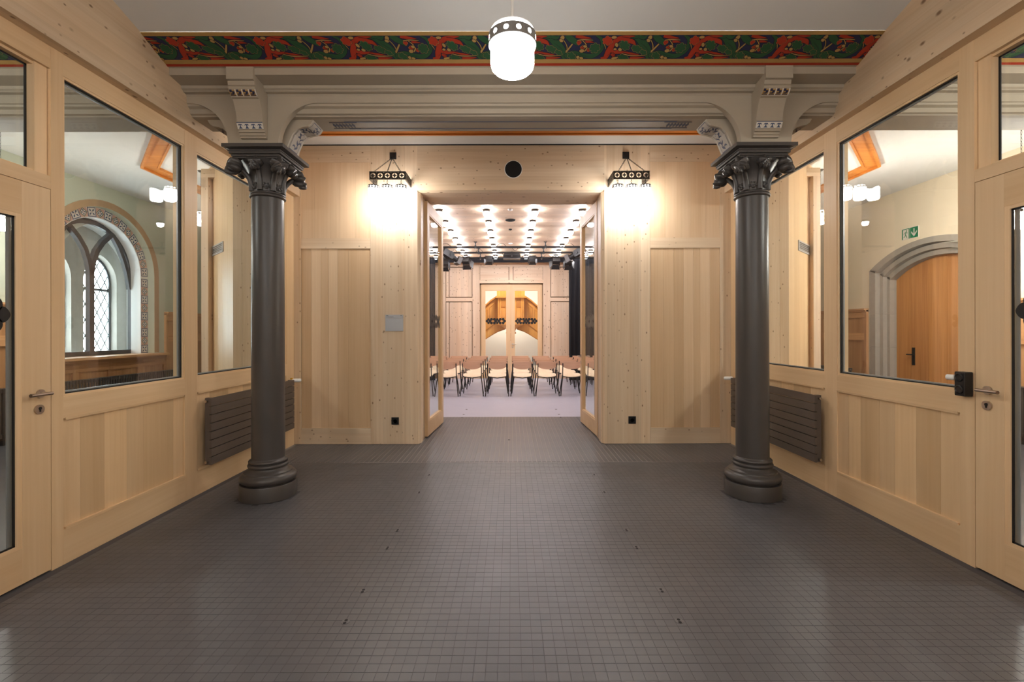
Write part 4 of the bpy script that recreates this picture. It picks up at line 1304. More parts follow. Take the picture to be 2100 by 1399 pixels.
for (a, b, z0_, z1_) in ((xd0 - .02, fx(986.5) + .012, 0, zd), (fx(1112) - .012, xd1 + .02, 0, zd), (xd0, xd1, zd - .045, zd + .02)):
    MB().box(a, b, d + .128, d + .19, z0_, z1_).build('door_stop', 'clear_z', H)
for s in (-1, 1):
    wl = MB().box(s * 4.3, s * 4.4, YH0, YH1 + .2, 0, ZH).build('wall_hall_' + ('left' if s < 0 else 'right'), 'knotty_z', color=PALE)
    tag(wl, 'knotty spruce side wall on the %s of the hall' % ('left' if s < 0 else 'right'), 'wall', kind='structure')

def glazed_leaf(name, label, hinge, far, ztop, z0, gz0, gz1, stile, th, orn_z, handle_side=None, orn=True, wallkind='structure', mirror=1, bottom=.0):
    """door leaf between two plan points (x,y)"""
    A = Vector(hinge); Bv = Vector(far); u = (Bv - A); L = u.length; u.normalize(); nv = Vector((-u.y, u.x))
    D = thing(name, label, 'door', (A.x, A.y, 0), kind=wallkind)
    def P(a, t, z): p = A + u * a + nv * t; return (p.x, p.y, z)
    def bx(a0, a1, t0, t1, z0_, z1_):
        return MB().add([P(a0, t0, z0_), P(a1, t0, z0_), P(a1, t1, z0_), P(a0, t1, z0_), P(a0, t0, z1_), P(a1, t0, z1_), P(a1, t1, z1_), P(a0, t1, z1_)],
                        [(0, 3, 2, 1), (4, 5, 6, 7), (0, 1, 5, 4), (1, 2, 6, 5), (2, 3, 7, 6), (3, 0, 4, 7)])
    h = th / 2
    bx(0, stile, -h, h, z0, ztop).build('stile', 'clear_z', D, color=tone(1.0))
    bx(L - stile, L, -h, h, z0, ztop).build('stile', 'clear_z', D, color=tone(1.0))
    bx(stile, L - stile, -h, h, z0, gz0).build('bottom_rail', 'clear_x', D, color=tone(1.0))
    bx(stile, L - stile, -h, h, gz1, ztop).build('top_rail', 'clear_x', D, color=tone(.98))
    for (a0, a1, b0, b1) in ((stile, stile + .018, gz0, gz1), (L - stile - .018, L - stile, gz0, gz1), (stile + .018, L - stile - .018, gz0, gz0 + .018), (stile + .018, L - stile - .018, gz1 - .018, gz1)):
        bx(a0, a1, -h * .8, h * .8, b0, b1).build('glazing_bead', 'clear_z', D, color=tone(1.06))
    bx(stile + .01, L - stile - .01, -.008, .008, gz0 + .01, gz1 - .01).build('pane', 'glass_coated', D)
    if orn:
        m = MB().extend(ornament(L - 2 * stile - .04, .053), lambda p: Vector(P(L / 2 + p.x, -.0095 + p.y * .5, orn_z + p.z)))
        m.build('ornament_sticker', 'sticker', D, label='black ornamental sticker band across the glass')
    if handle_side is not None:
        a = L - .06 if handle_side > 0 else .06
        for t in (-1, 1):
            hm = MB().cyl(P(a, t * h, 1.06), P(a, t * (h + .008), 1.06), .026, 18).cyl(P(a, t * h, 1.06), P(a, t * (h + .05), 1.06), .009, 10)
            hm.tube([P(a + .01 * handle_side, t * (h + .05), 1.06), P(a - .12 * handle_side, t * (h + .05), 1.06)], .0105, 12)
            hm.build('handle', 'steel', D, smooth=40)
            MB().cyl(P(a, t * h, .96), P(a, t * (h + .008), .96), .024, 18).build('lock_rosette', 'steel', D, smooth=40)
    return D
glazed_leaf('door_3', 'open glazed hall door leaf hinged on the jamb near the silver sign', (PX(868, 6.385) + .03, 6.39), (PX(909, 7.40) - .03, 7.42), 3.235, .018, .215, 3.09, .115, .058, 1.60, None)
glazed_leaf('door_4', 'open glazed hall door leaf with lever handle beside the curtain', (PX(1233, 6.385) - .03, 6.39), (PX(1190, 7.45) + .03, 7.46), 3.235, .018, .215, 3.09, .115, .058, 1.60, 1)
xm = fx(1047)
glazed_leaf('door_5', 'closed glazed leaf on the left of the double door at the end of the hall', (fx(986.5), d + .10), (xm - .002, d + .10), zd - .03, .01, .32, fz(595), .115, .05, fz(658.5), None)
glazed_leaf('door_6', 'closed glazed leaf on the right of the double door at the end of the hall', (xm + .002, d + .10), (fx(1112), d + .10), zd - .03, .01, .32, fz(595), .115, .05, fz(658.5), -1)

# chairs
def make_chair():
    T = thing('chair', 'chair', 'chair', world=False)
    # seat: rounded pale ply shell
    sm_ = MB(); n = 24; vs = []
    out = []
    for k in range(n):
        t = 2 * PI * k / n; c, s_ = math.cos(t), math.sin(t); e = .62
        out.append((.215 * abs(c) ** e * (1 if c > 0 else -1), .205 * abs(s_) ** e * (1 if s_ > 0 else -1) + .01))
    z_of = lambda x, y: .440 + .11 * y + .014 * (x / .215) ** 2
    vs = [(x, y, z_of(x, y)) for x, y in out] + [(x, y, z_of(x, y) + .012) for x, y in out] + [(0, .01, .436), (0, .01, .448)]
    fs = [(k, (k + 1) % n, n + (k + 1) % n, n + k) for k in range(n)] + [(2 * n, (k + 1) % n, k) for k in range(n)] + [(2 * n + 1, n + k, n + (k + 1) % n) for k in range(n)]
    sm_.add(vs, fs).build('seat', 'ply_seat', T, smooth=50)
    # backrest: straight top edge, rounded belly
    pts = [(-.235, .775), (.235, .775), (.232, .735)]
    for k in range(1, 12):
        t = k / 12; pts.append((.225 * math.cos(PI * t * 1.0) , .735 - .135 * math.sin(PI * t) ** .75))
    pts += [(-.232, .735)]
    cur = lambda x: -.235 - .0 + .030 * (x / .235) ** 2
    bk = MB(); m_ = len(pts)
    ys = lambda x, z, t: cur(x) - (z - .6) * .12 + t
    vs = [(x, ys(x, z, 0), z) for x, z in pts] + [(x, ys(x, z, .011), z) for x, z in pts]
    # strip fill between top edge and belly by columns
    colx = [-.235 + .47 * k / 12 for k in range(13)]
    def zlow(x):
        u = min(1, abs(x) / .2349); return .735 - .135 * math.sin(math.acos(u)) ** .75 if u < 1 else .735
    g = []
    for x in colx:
        for z in (zlow(x), .775):
            g += [(x, ys(x, z, 0), z), (x, ys(x, z, .016), z)]
    fs = []
    for k in range(12):
        a, b = 4 * k, 4 * (k + 1)
        fs += [(a, b, b + 2, a + 2), (a + 1, a + 3, b + 3, b + 1), (a, a + 1, b + 1, b), (a + 2, b + 2, b + 3, a + 3)]
    fs += [(0, 2, 3, 1), (48, 49, 51, 50)]
    bk.add(g, fs); bk.m = [1 if (i_ < 48 and i_ % 4 == 3) else 0 for i_ in range(len(bk.f))]
    bk.build('backrest', ['ply_back', 'ply_edge_lit'], T, smooth=50)
    for s in (-1, 1):
        MB().tube([(s * .205, -.17, .435), (s * .228, -.215, .30), (s * .262, -.265, 0)], .011, 8).build('leg', 'blackmetal', T, smooth=50)
        MB().tube([(s * .175, .16, .435), (s * .195, .185, .30), (s * .235, .225, 0)], .011, 8).build('leg', 'blackmetal', T, smooth=50)
        MB().tube([(s * .205, -.10, .432), (s * .212, -.185, .445), (s * .214, -.220, .56), (s * .212, -.244, .735)], .0105, 8).build('back_post', 'blackmetal', T, smooth=50)
    MB().tube([(-.205, -.17, .430), (0, -.195, .404), (.205, -.17, .430)], .009, 8).tube([(-.175, .16, .434), (.175, .16, .434)], .010, 8).tube([(-.205, -.17, .434), (-.175, .16, .434)], .009, 6).tube([(.205, -.17, .434), (.175, .16, .434)], .009, 6).build('seat_frame', 'blackmetal', T, smooth=50)
    return T
proto = make_chair(); used = False
rown = ['front', 'second', 'third', 'rearmost']
nums = ['leftmost', 'second from left', 'third from left', 'fourth from left', 'fifth from left', 'sixth from left', 'seventh from left', 'eighth from left', 'ninth from left', 'rightmost']
for r, (y, n) in enumerate(((10.72, 8), (11.55, 8), (12.38, 10), (13.21, 10))):
    for k in range(n):
        x = (k - (n - 1) / 2) * .563 - .035
        o = proto if not used else copy_tree(proto)
        used = True
        o.location = (x + random.uniform(-.006, .006), y + random.uniform(-.015, .015), 0)
        o.rotation_euler.z = random.uniform(-.012, .012)
        pos = nums[k] if k < n - 1 else 'rightmost'
        o['label'] = 'plywood chair with black metal legs, %s in the %s row' % (pos, rown[r])
        o['group'] = 'plywood chairs in rows in the hall'

# ceiling lamps
def make_hall_lamp():
    T = thing('ceiling_lamp', 'lamp', 'lamp', world=False)
    MB().lathe([(.060, 0), (.064, -.038), (.056, -.043)][::-1], seg=20).build('cap', 'bronze', T, smooth=40, label='dark metal cap')
    MB().lathe([(.015, -.114), (.032, -.112), (.045, -.104), (.053, -.088), (.062, -.050), (.056, -.044)], seg=14).build('shade', 'halllamp', T, smooth=60, label='small glowing opal shade')
    return T
lp = make_hall_lamp(); used = False
dz = ZH - CAMZ
colsn = ['leftmost', 'second', 'third', 'rightmost']
for r, yo in enumerate((3.84, 4.215, 4.60, 4.98, 5.36, 5.74, 6.115)):
    for c, xo in enumerate((-.590, -.200, .197, .587)):
        o = lp if not used else copy_tree(lp); used = True
        o.location = (xo * dz, yo * dz, ZH)
        o['label'] = 'small opal ceiling lamp in the %s visible row of the hall, %s from the left' % (ORD[r], ORD[c])
        o['group'] = 'opal lamps on the hall ceiling'
for (yo, xs_, rn) in ((3.46, (1.37,), 'nearest'), (3.84, (1.37,), 'second nearest'), (5.36, (.98,), 'third farthest'), (5.74, (.98, 1.37), 'second farthest'), (6.115, (.98, 1.37), 'farthest')):  # extra lamps added out of view to lift the hall's brightness
    for xo in xs_:
        for sg in (-1, 1):
            o = copy_tree(lp)
            o.location = (sg * xo * dz, yo * dz, ZH)
            o['label'] = 'added unseen fill lamp at the %s side of the hall ceiling, %s row, %s column' % ('left' if sg < 0 else 'right', rn, 'inner' if xo < 1 else 'outer')
            o['group'] = 'opal lamps on the hall ceiling'
for (py, r, nm_, mat, lab) in ((429.5, .045, 'smoke_detector', 'white', 'white smoke detector, nearest fitting on the hall ceiling'),
                               (451, .10, 'ceiling_speaker', 'mesh_black', 'dark round loudspeaker in the hall ceiling'),
                               (470, .035, 'ceiling_sensor', 'mesh_black', 'small dark sensor in the hall ceiling beyond the loudspeaker'),
                               (499, .05, 'smoke_detector', 'white', 'white smoke detector on the hall ceiling near the lighting bars')):
    y = dz * FPX / (680 - py)
    T = thing(nm_, lab, 'ceiling fitting', (PX(1047, y), y, ZH), world=False)
    MB().lathe([(r * .6, -.022), (r * .95, -.016), (r, -.004), (r, 0)], seg=24).build('body', mat, T, smooth=40)
    MB().lathe([(r * .25, -.028), (r * .35, -.02)], seg=16).build('boss', mat, T, smooth=40)

# lighting bars
bars = [(11.48, 3.52), (12.35, 3.53), (13.16, 3.52)]
for k, (y, z) in enumerate(bars):
    T = thing('lighting_bar', 'black lighting bar across the hall ceiling, %s from the doorway' % ('nearest', 'middle', 'farthest')[k], 'bar', (0, y, z), group='black lighting bars under the hall ceiling')
    MB().cyl((-3.6, y, z), (3.6, y, z), .025, 12).build('tube', 'blackmetal', T, smooth=40)
    xs_ = [PX(p, y) for p in ((975.5, 1119), (982, 1115), (985.5, 1111))[k]] + [-2.9, 2.9]
    for x in xs_:
        MB().cyl((x, y, z), (x, y, ZH), .014, 8).box(x - .04, x + .04, y - .025, y + .025, ZH - .012, ZH - .0005).box(x - .024, x + .024, y - .03, y + .03, z - .035, z + .035).build('hanger', 'blackmetal', T)
        MB().box(x - .008, x + .008, y - .032, y - .028, z - .055, z - .03).build('safety_tag', 'steel', T)
    cb = MB()
    rr = random.Random(k)
    for j in range(5):
        x = rr.uniform(-1.9, 1.9); w_ = rr.uniform(.12, .3); a = rr.choice((-1, 1))
        cb.tube([(x + w_ * t / 8, y - .02, z + a * .09 * math.sin(PI * t / 8)) for t in range(9)], .005, 5)
    cb.build('cable_loop', 'blackmetal', T)

def oriented(m, pos, aim):
    """place a mesh whose beam runs along local +y"""
    dv = (Vector(aim) - Vector(pos)).normalized()
    q_ = dv.to_track_quat('Y', 'Z').to_matrix()
    return MB().extend(m, lambda p: q_ @ p + Vector(pos))
def profile_spot(pos, aim, bary, label):
    T = thing('stage_light', label, 'stage light', pos, group='stage lights on the lighting bars')
    b = MB().box(-.085, .085, -.26, .02, -.085, .085); b.box(-.07, .07, .02, .05, -.07, .07)
    oriented(b, pos, aim).build('body', 'blackmetal', T)
    b = MB().tube([(0, .04, 0), (0, .20, 0)], .070, 16)
    oriented(b, pos, aim).build('lens_tube', 'blackmetal', T, smooth=40)
    b = MB().box(-.10, .10, .19, .30, -.10, .10)
    oriented(b, pos, aim).build('colour_frame', 'iron', T)
    b = MB().box(-.11, -.1, -.08, -.04, -.03, .03).box(.1, .11, -.08, -.04, -.03, .03)
    oriented(b, pos, aim).build('yoke', 'blackmetal', T)
    p = Vector(pos)
    MB().tube([(p.x, p.y, p.z + .06), (p.x, bary[0], bary[1])], .014, 8).box(p.x - .03, p.x + .03, bary[0] - .035, bary[0] + .035, bary[1] - .05, bary[1] + .04).build('clamp', 'blackmetal', T)
    return T
def fresnel(pos, aim, bary, label, sc=1.0):
    T = thing('stage_light', label, 'stage light', pos, group='stage lights on the lighting bars')
    b = MB().prism([(-.10, -.09), (.04, -.09), (.06, 0), (.04, .09), (-.10, .09), (-.12, 0)], 'x', -.10, .10)
    oriented(MB().extend(b, lambda p: p * sc), pos, aim).build('body', 'blackmetal', T)
    for (a, s_) in ((0, 1), (1, 1), (2, 1), (3, 1)):
        w0_, w1_ = .09, .125
        quad = [(-w0_, .05, .09), (w0_, .05, .09), (w1_, .17, .15), (-w1_, .17, .15)]
        R_ = Euler((0, PI / 2 * a, 0)).to_matrix()
        th = [R_ @ Vector(v) for v in quad]
        th2 = [R_ @ (Vector(v) + Vector((0, 0, .006))) for v in quad]
        m = MB().add(th + th2, [(0, 1, 2, 3), (7, 6, 5, 4), (0, 4, 5, 1), (1, 5, 6, 2), (2, 6, 7, 3), (3, 7, 4, 0)])
        oriented(MB().extend(m, lambda p: p * sc), pos, aim).build('barn_door', 'blackmetal', T)
    p = Vector(pos)
    MB().tube([(p.x - .12 * sc, p.y, p.z), (p.x - .12 * sc, p.y, p.z + .10 * sc), (p.x + .12 * sc, p.y, p.z + .10 * sc), (p.x + .12 * sc, p.y, p.z)], .010, 6).build('yoke', 'blackmetal', T)
    MB().tube([(p.x, p.y, p.z + .10 * sc), (p.x, bary[0], bary[1])], .012, 8).box(p.x - .03, p.x + .03, bary[0] - .035, bary[0] + .035, bary[1] - .05, bary[1] + .04).build('clamp', 'blackmetal', T)
    return T
def at(px, py, dd): return (PX(px, dd), dd, PZ(py, dd))
b2, b3 = bars[1], bars[2]
profile_spot(at(925, 525, 12.3), at(948, 540, 12.5), b2, 'long black profile spotlight tilted down beside the left door leaf')
profile_spot(at(1182, 521, 12.3), at(1155, 538, 12.5), b2, 'long black profile spotlight tilted down beside the right curtain')
fresnel(at(957, 536, 13.1), at(966, 560, 13.5), b3, 'black stage light with barn doors nearest the long left spotlight')
fresnel(at(1003, 532, 13.1), at(1000, 545, 14.2), b3, 'small black stage light left of the projector', .85)
fresnel(at(1092, 532, 13.1), at(1094, 545, 14.2), b3, 'small black stage light right of the projector', .85)
fresnel(at(1140, 536, 13.1), at(1134, 560, 13.5), b3, 'black stage light with barn doors nearest the long right spotlight')
fresnel(at(1166, 538, 13.1), at(1168, 560, 13.6), b3, 'black stage light in front of the top of the right curtain')
fresnel(at(912, 540, 13.1), at(912, 562, 13.6), b3, 'black stage light half hidden by the left door leaf')
# projector
pz = PZ(527, 12.9); px_ = PX(1050, 12.9)
T = thing('projector', 'wide black video projector hanging in the middle of the lighting bars', 'projector', (px_, 12.9, pz))
pp = [(-.235, -.06), (.235, -.06), (.235, .03), (.20, .075), (-.20, .075), (-.235, .03)]
MB().prism([(px_ + a, pz + b) for a, b in pp], 'y', 12.75, 13.1).build('housing', 'blackmetal', T)
MB().box(px_ - .235, px_ + .235, 12.74, 12.76, pz - .082, pz - .062).build('bottom_grille', 'radiator', T)
MB().box(px_ - .02, px_ + .02, 12.744, 12.75, pz - .004, pz + .006).build('badge', 'sign_grey', T)
MB().cyl((px_, 12.9, pz + .07), (px_, 12.9, ZH), .02, 10).box(px_ - .06, px_ + .06, 12.84, 12.96, pz + .07, pz + .09).build('ceiling_mount', 'blackmetal', T)
MB().cyl((px_ + .1, 13.1, pz), (px_ + .1, 13.14, pz), .04, 16).build('lens', 'black', T)
# black border cloth and side curtains
vb = MB()
n = 140
def cloth(xa, xb_, y, z0, z1, amp, freq, name, label, th=.012):
    m = MB(); n = max(8, int(abs(xb_ - xa) * 60)); vs = []
    for k in range(n + 1):
        x = xa + (xb_ - xa) * k / n; yy = y + amp * math.sin(x * freq) + amp * .4 * math.sin(x * freq * 2.3 + 1)
        vs += [(x, yy, z0), (x, yy * .3 + y * .7, z1), (x, yy + th, z0), (x, yy * .3 + y * .7 + th, z1)]
    fs = []
    for k in range(n):
        a, b = 4 * k, 4 * k + 4
        fs += [(a, b, b + 1, a + 1), (a + 2, a + 3, b + 3, b + 2), (a, a + 2, b + 2, b), (a + 1, b + 1, b + 3, a + 3)]
    fs += [(0, 1, 3, 2), (4 * n, 4 * n + 2, 4 * n + 3, 4 * n + 1)]
    m.add(vs, fs)
    T = thing(name, label, 'curtain', ((xa + xb_) / 2, y, z0))
    m.build('cloth', 'curtain', T, smooth=60)
    MB().cyl((xa, y + .006, z1 + .006), (xb_, y + .006, z1 + .006), .016, 8).build('rail', 'blackmetal', T)
    return T
cloth(-3.6, 3.6, 14.05, PZ(538.5, 14.05), ZH - .03, .004, 9, 'border_curtain', 'narrow black border cloth hanging below the hall ceiling')
cloth(PX(1167, 13.75), PX(1167, 13.75) + 1.0, 13.75, .02, ZH - .03, .04, 46, 'stage_curtain', 'tall black curtain gathered beside the right door leaf')
cloth(PX(893, 13.75) - 1.0, PX(893, 13.75), 13.75, .02, ZH - .03, .04, 46, 'stage_curtain', 'tall black curtain seen through the glass of the left door leaf')

# ================================================================== SIDE ROOMS
def arch_wall(parent, x0, x1, ya, yb, za, zh, pts, zb, mat, name='wall_layer'):
    """wall slab between x0 and x1 with one opening; pts: (y,z) along the opening's head from one springing to the other"""
    m = MB()
    l, r = pts[0][0], pts[-1][0]
    m.box(x0, x1, ya, l, za, zh); m.box(x0, x1, r, yb, za, zh)
    if zb > za: m.box(x0, x1, l, r, za, zb)
    for (p, q_) in zip(pts[:-1], pts[1:]):
        m.prism([p, q_, (q_[0], zh), (p[0], zh)], 'x', x0, x1)
    return m.build(name, mat, parent)
def round_head(yc, r, zs, n=20):
    return [(yc - r * math.cos(PI * k / n), zs + r * math.sin(PI * k / n)) for k in range(n + 1)]
def lancet_head(yc, h, zs, n=8):
    R = h * 1.5; c0 = yc - h + R
    a_end = math.acos((R - h) / R)
    left = [(c0 - R * math.cos(a_end * k / n), zs + R * math.sin(a_end * k / n)) for k in range(n + 1)]
    return left + [(2 * yc - y, z) for y, z in reversed(left[:-1])]
def seg_head(yc, h, zs, rise, n=16):
    R = (h * h + rise * rise) / (2 * rise); zc = zs + rise - R; a = math.asin(h / R)
    return [(yc + R * math.sin(-a + 2 * a * k / n), zc + R * math.cos(-a + 2 * a * k / n)) for k in range(n + 1)]

XS = 6.7
# ---- left: wall with the arched window
WL = thing('wall_side_left', 'pale green plaster wall of the left side room around the arched window', 'wall', (-XS, 6.4, 0), kind='structure')
yc, zs = 7.77, 2.485
zsill = 1.05
arch_wall(WL, -6.82, -XS, -4, 12.0, 0, 3.95, round_head(yc, 1.023, zs), zsill, 'plaster_green', 'plaster_face')
arch_wall(WL, -7.0, -6.821, 4, 11.0, 0, 3.95, round_head(yc, .853, zs), zsill, 'plaster', 'inner_order')
yo = 8.26
arch_wall(WL, -7.65, -7.06, 4, 11.2, 0, 3.95, round_head(yo, 1.05, 2.31), 1.02, 'plaster', 'outer_reveal')
for (a, b, c) in ((4, yo, yo - .47), (yo, 11.2, yo + .47)):
    arch_wall(WL, -7.77, -7.651, a, b, 0, 3.95, lancet_head(c, .355, 2.39), 1.10, 'sandstone', 'stone_tracery')
ring = MB()
o_, i_ = round_head(yc, 1.133, zs, 28), round_head(yc, 1.025, zs, 28)
for k in range(28):
    ring.prism([o_[k], o_[k + 1], i_[k + 1], i_[k]], 'x', -XS, -XS + .006)
for s in (-1, 1):
    ring.box(-XS, -XS + .006, yc + s * 1.025, yc + s * 1.133, zsill + .02, zs)
ring.build('tan_border', 'p_tan', WL)
# painted tiles round the reveal
def ptile(kind):
    m = MB(); h = .076
    m.box(0, .003, -h, h, -h, h, 0)
    def flat(pts, l, mi): m.add([(.003 + l, a, b) for a, b in pts], [tuple(range(len(pts)))], mi)
    if kind:
        flat([(0, h * .95), (h * .95, 0), (0, -h * .95), (-h * .95, 0)], .0006, 1)
        flat([(0, h * .78), (h * .78, 0), (0, -h * .78), (-h * .78, 0)], .0009, 2)
    else:
        flat([(-h, -h), (h, -h), (h, h), (-h, h)], .0006, 3)
        flat([(-h * .82, -h * .82), (h * .82, -h * .82), (h * .82, h * .82), (-h * .82, h * .82)], .0009, 2)
    for k in range(4):
        a = PI / 2 * k + (0 if kind else PI / 4)
        c, s_ = math.cos(a), math.sin(a)
        r1, r2, wd = h * .12, h * (.66 if kind else .95), h * .2
        flat([(c * r1, s_ * r1), (c * (r1 + r2) / 2 - s_ * wd, s_ * (r1 + r2) / 2 + c * wd), (c * r2, s_ * r2), (c * (r1 + r2) / 2 + s_ * wd, s_ * (r1 + r2) / 2 - c * wd)], .0012, 3)
    flat([(h * .12 * math.cos(t), h * .12 * math.sin(t)) for t in [2 * PI * j / 8 for j in range(8)]], .0015, 0)
    return m
tmats = ['p_pink', 'p_green', 'p_white', 'p_blue']
tms = [None, None]
places = []
n_ = 9
for k in range(n_):
    z = zsill + .09 + k * (zs - zsill - .06) / n_
    places += [(yc - .938, z, 0), (yc + .938, z, 0)]
for k in range(19):
    a = PI * (k + .5) / 19
    places.append((yc + .938 * math.cos(a), zs + .938 * math.sin(a), a))
for j, (y, z, a) in enumerate(places):
    kd = ((j // 2) % 2) if j < 2 * n_ else (j % 2)
    if tms[kd] is None:
        o = ptile(kd).build('painted_tile', tmats, WL, norm=False); tms[kd] = o.data
    else:
        o = bpy.data.objects.new('painted_tile', tms[kd]); C.objects.link(o); o.parent = WL
        o.matrix_parent_inverse = Matrix.Translation(WL['_w']).inverted()
    o.location = (-6.82, y, z); o.rotation_euler = (a, 0, 0)

# the arched window itself
WN = thing('window_1', 'dark grey arched window with two lancets and leaded diamond panes', 'window', (-7.03, 7.82, 1.08), kind='structure')
fr = MB()
for (r0, r1, x0, x1) in ((.805, .95, -7.06, -7.001),):
    o_, i_ = round_head(7.82, r1, 2.45, 28), round_head(7.82, r0, 2.45, 28)
    for k in range(28):
        fr.prism([o_[k], o_[k + 1], i_[k + 1], i_[k]], 'x', x0, x1)
    for s in (-1, 1):
        fr.box(x0, x1, 7.82 + s * r0, 7.82 + s * r1, 1.05, 2.45)
    fr.box(x0, x1, 7.82 - r1, 7.82 + r1, 1.05, 1.135)
fr.build('arched_frame', 'wframe', WN)
MB().box(-7.07, -6.995, 7.777, 7.863, 1.05, 2.55).build('mullion', 'wframe', WN)
for s in (-1, 1):
    tr = MB()
    pts = [(7.82 + s * (u), z) for u, z in ((0, 2.42), (.037, 2.63), (.11, 2.83), (.23, 3.0), (.365, 3.13), (.487, 3.22))]
    for (p, q_) in zip(pts[:-1], pts[1:]):
        dv = Vector((q_[0] - p[0], q_[1] - p[1])).normalized() * .039
        nn = Vector((-dv.y, dv.x))
        tr.prism([(p[0] - nn.x, p[1] - nn.y), (q_[0] - nn.x + dv.x * .3, q_[1] - nn.y + dv.y * .3), (q_[0] + nn.x + dv.x * .3, q_[1] + nn.y + dv.y * .3), (p[0] + nn.x, p[1] + nn.y)], 'x', -7.07, -6.995)
    pts = [(7.82 + s * (u), z) for u, z in ((.805, 2.24), (.755, 2.51), (.67, 2.75), (.56, 2.97), (.44, 3.14))]
    for (p, q_) in zip(pts[:-1], pts[1:]):
        dv = Vector((q_[0] - p[0], q_[1] - p[1])).normalized() * .032
        nn = Vector((-dv.y, dv.x))
        tr.prism([(p[0] - nn.x, p[1] - nn.y), (q_[0] - nn.x, q_[1] - nn.y), (q_[0] + nn.x, q_[1] + nn.y), (p[0] + nn.x, p[1] + nn.y)], 'x', -7.06, -7.0)
    tr.build('tracery_rib', 'wframe', WN)
    MB().box(-6.995, -6.97, 7.82 + s * .85, 7.82 + s * .875, 2.06, 2.21).box(-6.995, -6.97, 7.82 + s * .85, 7.82 + s * .875, 1.21, 1.35).build('hinge', 'white', WN)
pn = MB()
hd = round_head(7.82, .84, 2.45, 16)
pn.prism([(7.82 - .84, 1.09)] + hd + [(7.82 + .84, 1.09)], 'x', -7.035, -7.03)
pn.build('pane', 'glass', WN)
for c in (yo - .47, yo + .47):
    hd = lancet_head(c, .365, 2.39)
    pn = MB().prism([(c - .365, 1.08)] + hd + [(c + .365, 1.08)], 'x', -7.81, -7.804).build('leaded_pane', 'glass_old', WN)
    ld = MB()
    sx_, sz_ = .165, .29
    for i in range(-9, 12):
        for g in (-1, 1):
            # straight lead lines, kept inside the light's rectangle
            z0_, z1_ = 1.10, 3.06
            ya_ = c + (i * sx_) - g * (z0_ - 1.10) * sx_ / sz_
            yb_ = ya_ + g * (z1_ - z0_) * sx_ / sz_
            ta, tb = 0.0, 1.0
            dy = yb_ - ya_
            for lim, sg in ((c - .35, 1), (c + .35, -1)):
                fa = (ya_ - lim) * sg; fb = (yb_ - lim) * sg
                if fa < 0 and fb < 0: ta, tb = 1, 0
                elif fa < 0: ta = max(ta, fa / (fa - fb))
                elif fb < 0: tb = min(tb, fa / (fa - fb))
            if tb - ta > .02:
                ld.tube([(-7.795, ya_ + dy * ta, z0_ + (z1_ - z0_) * ta), (-7.795, ya_ + dy * tb, z0_ + (z1_ - z0_) * tb)], .011, 4)
    ld.box(-7.81, -7.785, c - .35, c + .35, 2.23, 2.275)
    ld.build('lead_lattice', 'lead', pn)
    rimm = MB()
    hd2 = lancet_head(c, .322, 2.39)
    hd1 = lancet_head(c, .36, 2.39)
    for k in range(len(hd1) - 1):
        rimm.prism([hd1[k], hd1[k + 1], hd2[k + 1], hd2[k]], 'x', -7.79, -7.772)
    for s in (-1, 1):
        rimm.box(-7.79, -7.772, c + s * .322, c + s * .36, 1.10, 2.39)
    rimm.build('lancet_frame', 'lead', pn)
sl = thing('window_sill', 'pale wooden sill board under the arched window', 'sill', (-XS, yc, 1.02))
MB().box(-7.0, -6.53, yc - 1.19, yc + 1.19, 1.02, 1.06).build('board', 'oak_y', sl, color=(1.15, 1.2, 1.25))
MB().box(-6.63, -6.58, yc - 1.16, yc + 1.16, .97, 1.02).build('nosing', 'oak_y', sl)

def wainscot(s, runs, low, label):
    T = thing('wainscot', label, 'wainscot', (s * XS, 6.2, 0), kind='structure')
    X = s * XS
    f = lambda t: X - s * t
    for (a, b, zt_) in runs + low:
        MB().box(f(0.001), f(.02), a, b, 0, zt_).build('back_panel', 'oak_z', T)
        n = max(1, round((b - a) / .62)); w_ = (b - a) / n
        for k in range(n + 1):
            y = a + w_ * k
            MB().box(f(.02), f(.045), max(a, y - .05), min(b, y + .05), 0, zt_).build('stile', 'oak_z', T, color=tone(1.03))
        for k in range(n):
            y0_, y1_ = a + w_ * k + .05, a + w_ * (k + 1) - .05
            MB().box(f(.02), f(.045), y0_, y1_, zt_ - .14, zt_).build('rail', 'oak_y', T, color=tone(1.08))
            if zt_ > 1.5:
                MB().box(f(.02), f(.045), y0_, y1_, 1.27, 1.41).build('rail', 'oak_y', T, color=tone(1.25))
            MB().box(f(.02), f(.045), y0_, y1_, 0, .16).build('rail', 'oak_y', T)
    for (a, b, zt_) in runs:
        MB().box(f(0.001), f(.085), a - .0, b, zt_, zt_ + .03).box(f(.0), f(.065), a, b, zt_ - .03, zt_).build('cap', 'oak_y', T, color=tone(1.1))
    return T
wainscot(-1, [(9.04, 11.9, 1.815), (-3.9, 6.53, 1.815)], [(6.53, 9.04, .97)], 'oak wainscot panelling under and beside the arched window')
wainscot(1, [(8.77, 11.9, 1.84), (-3.9, 6.24, 1.84)], [], 'oak wainscot panelling beside the stone doorway')

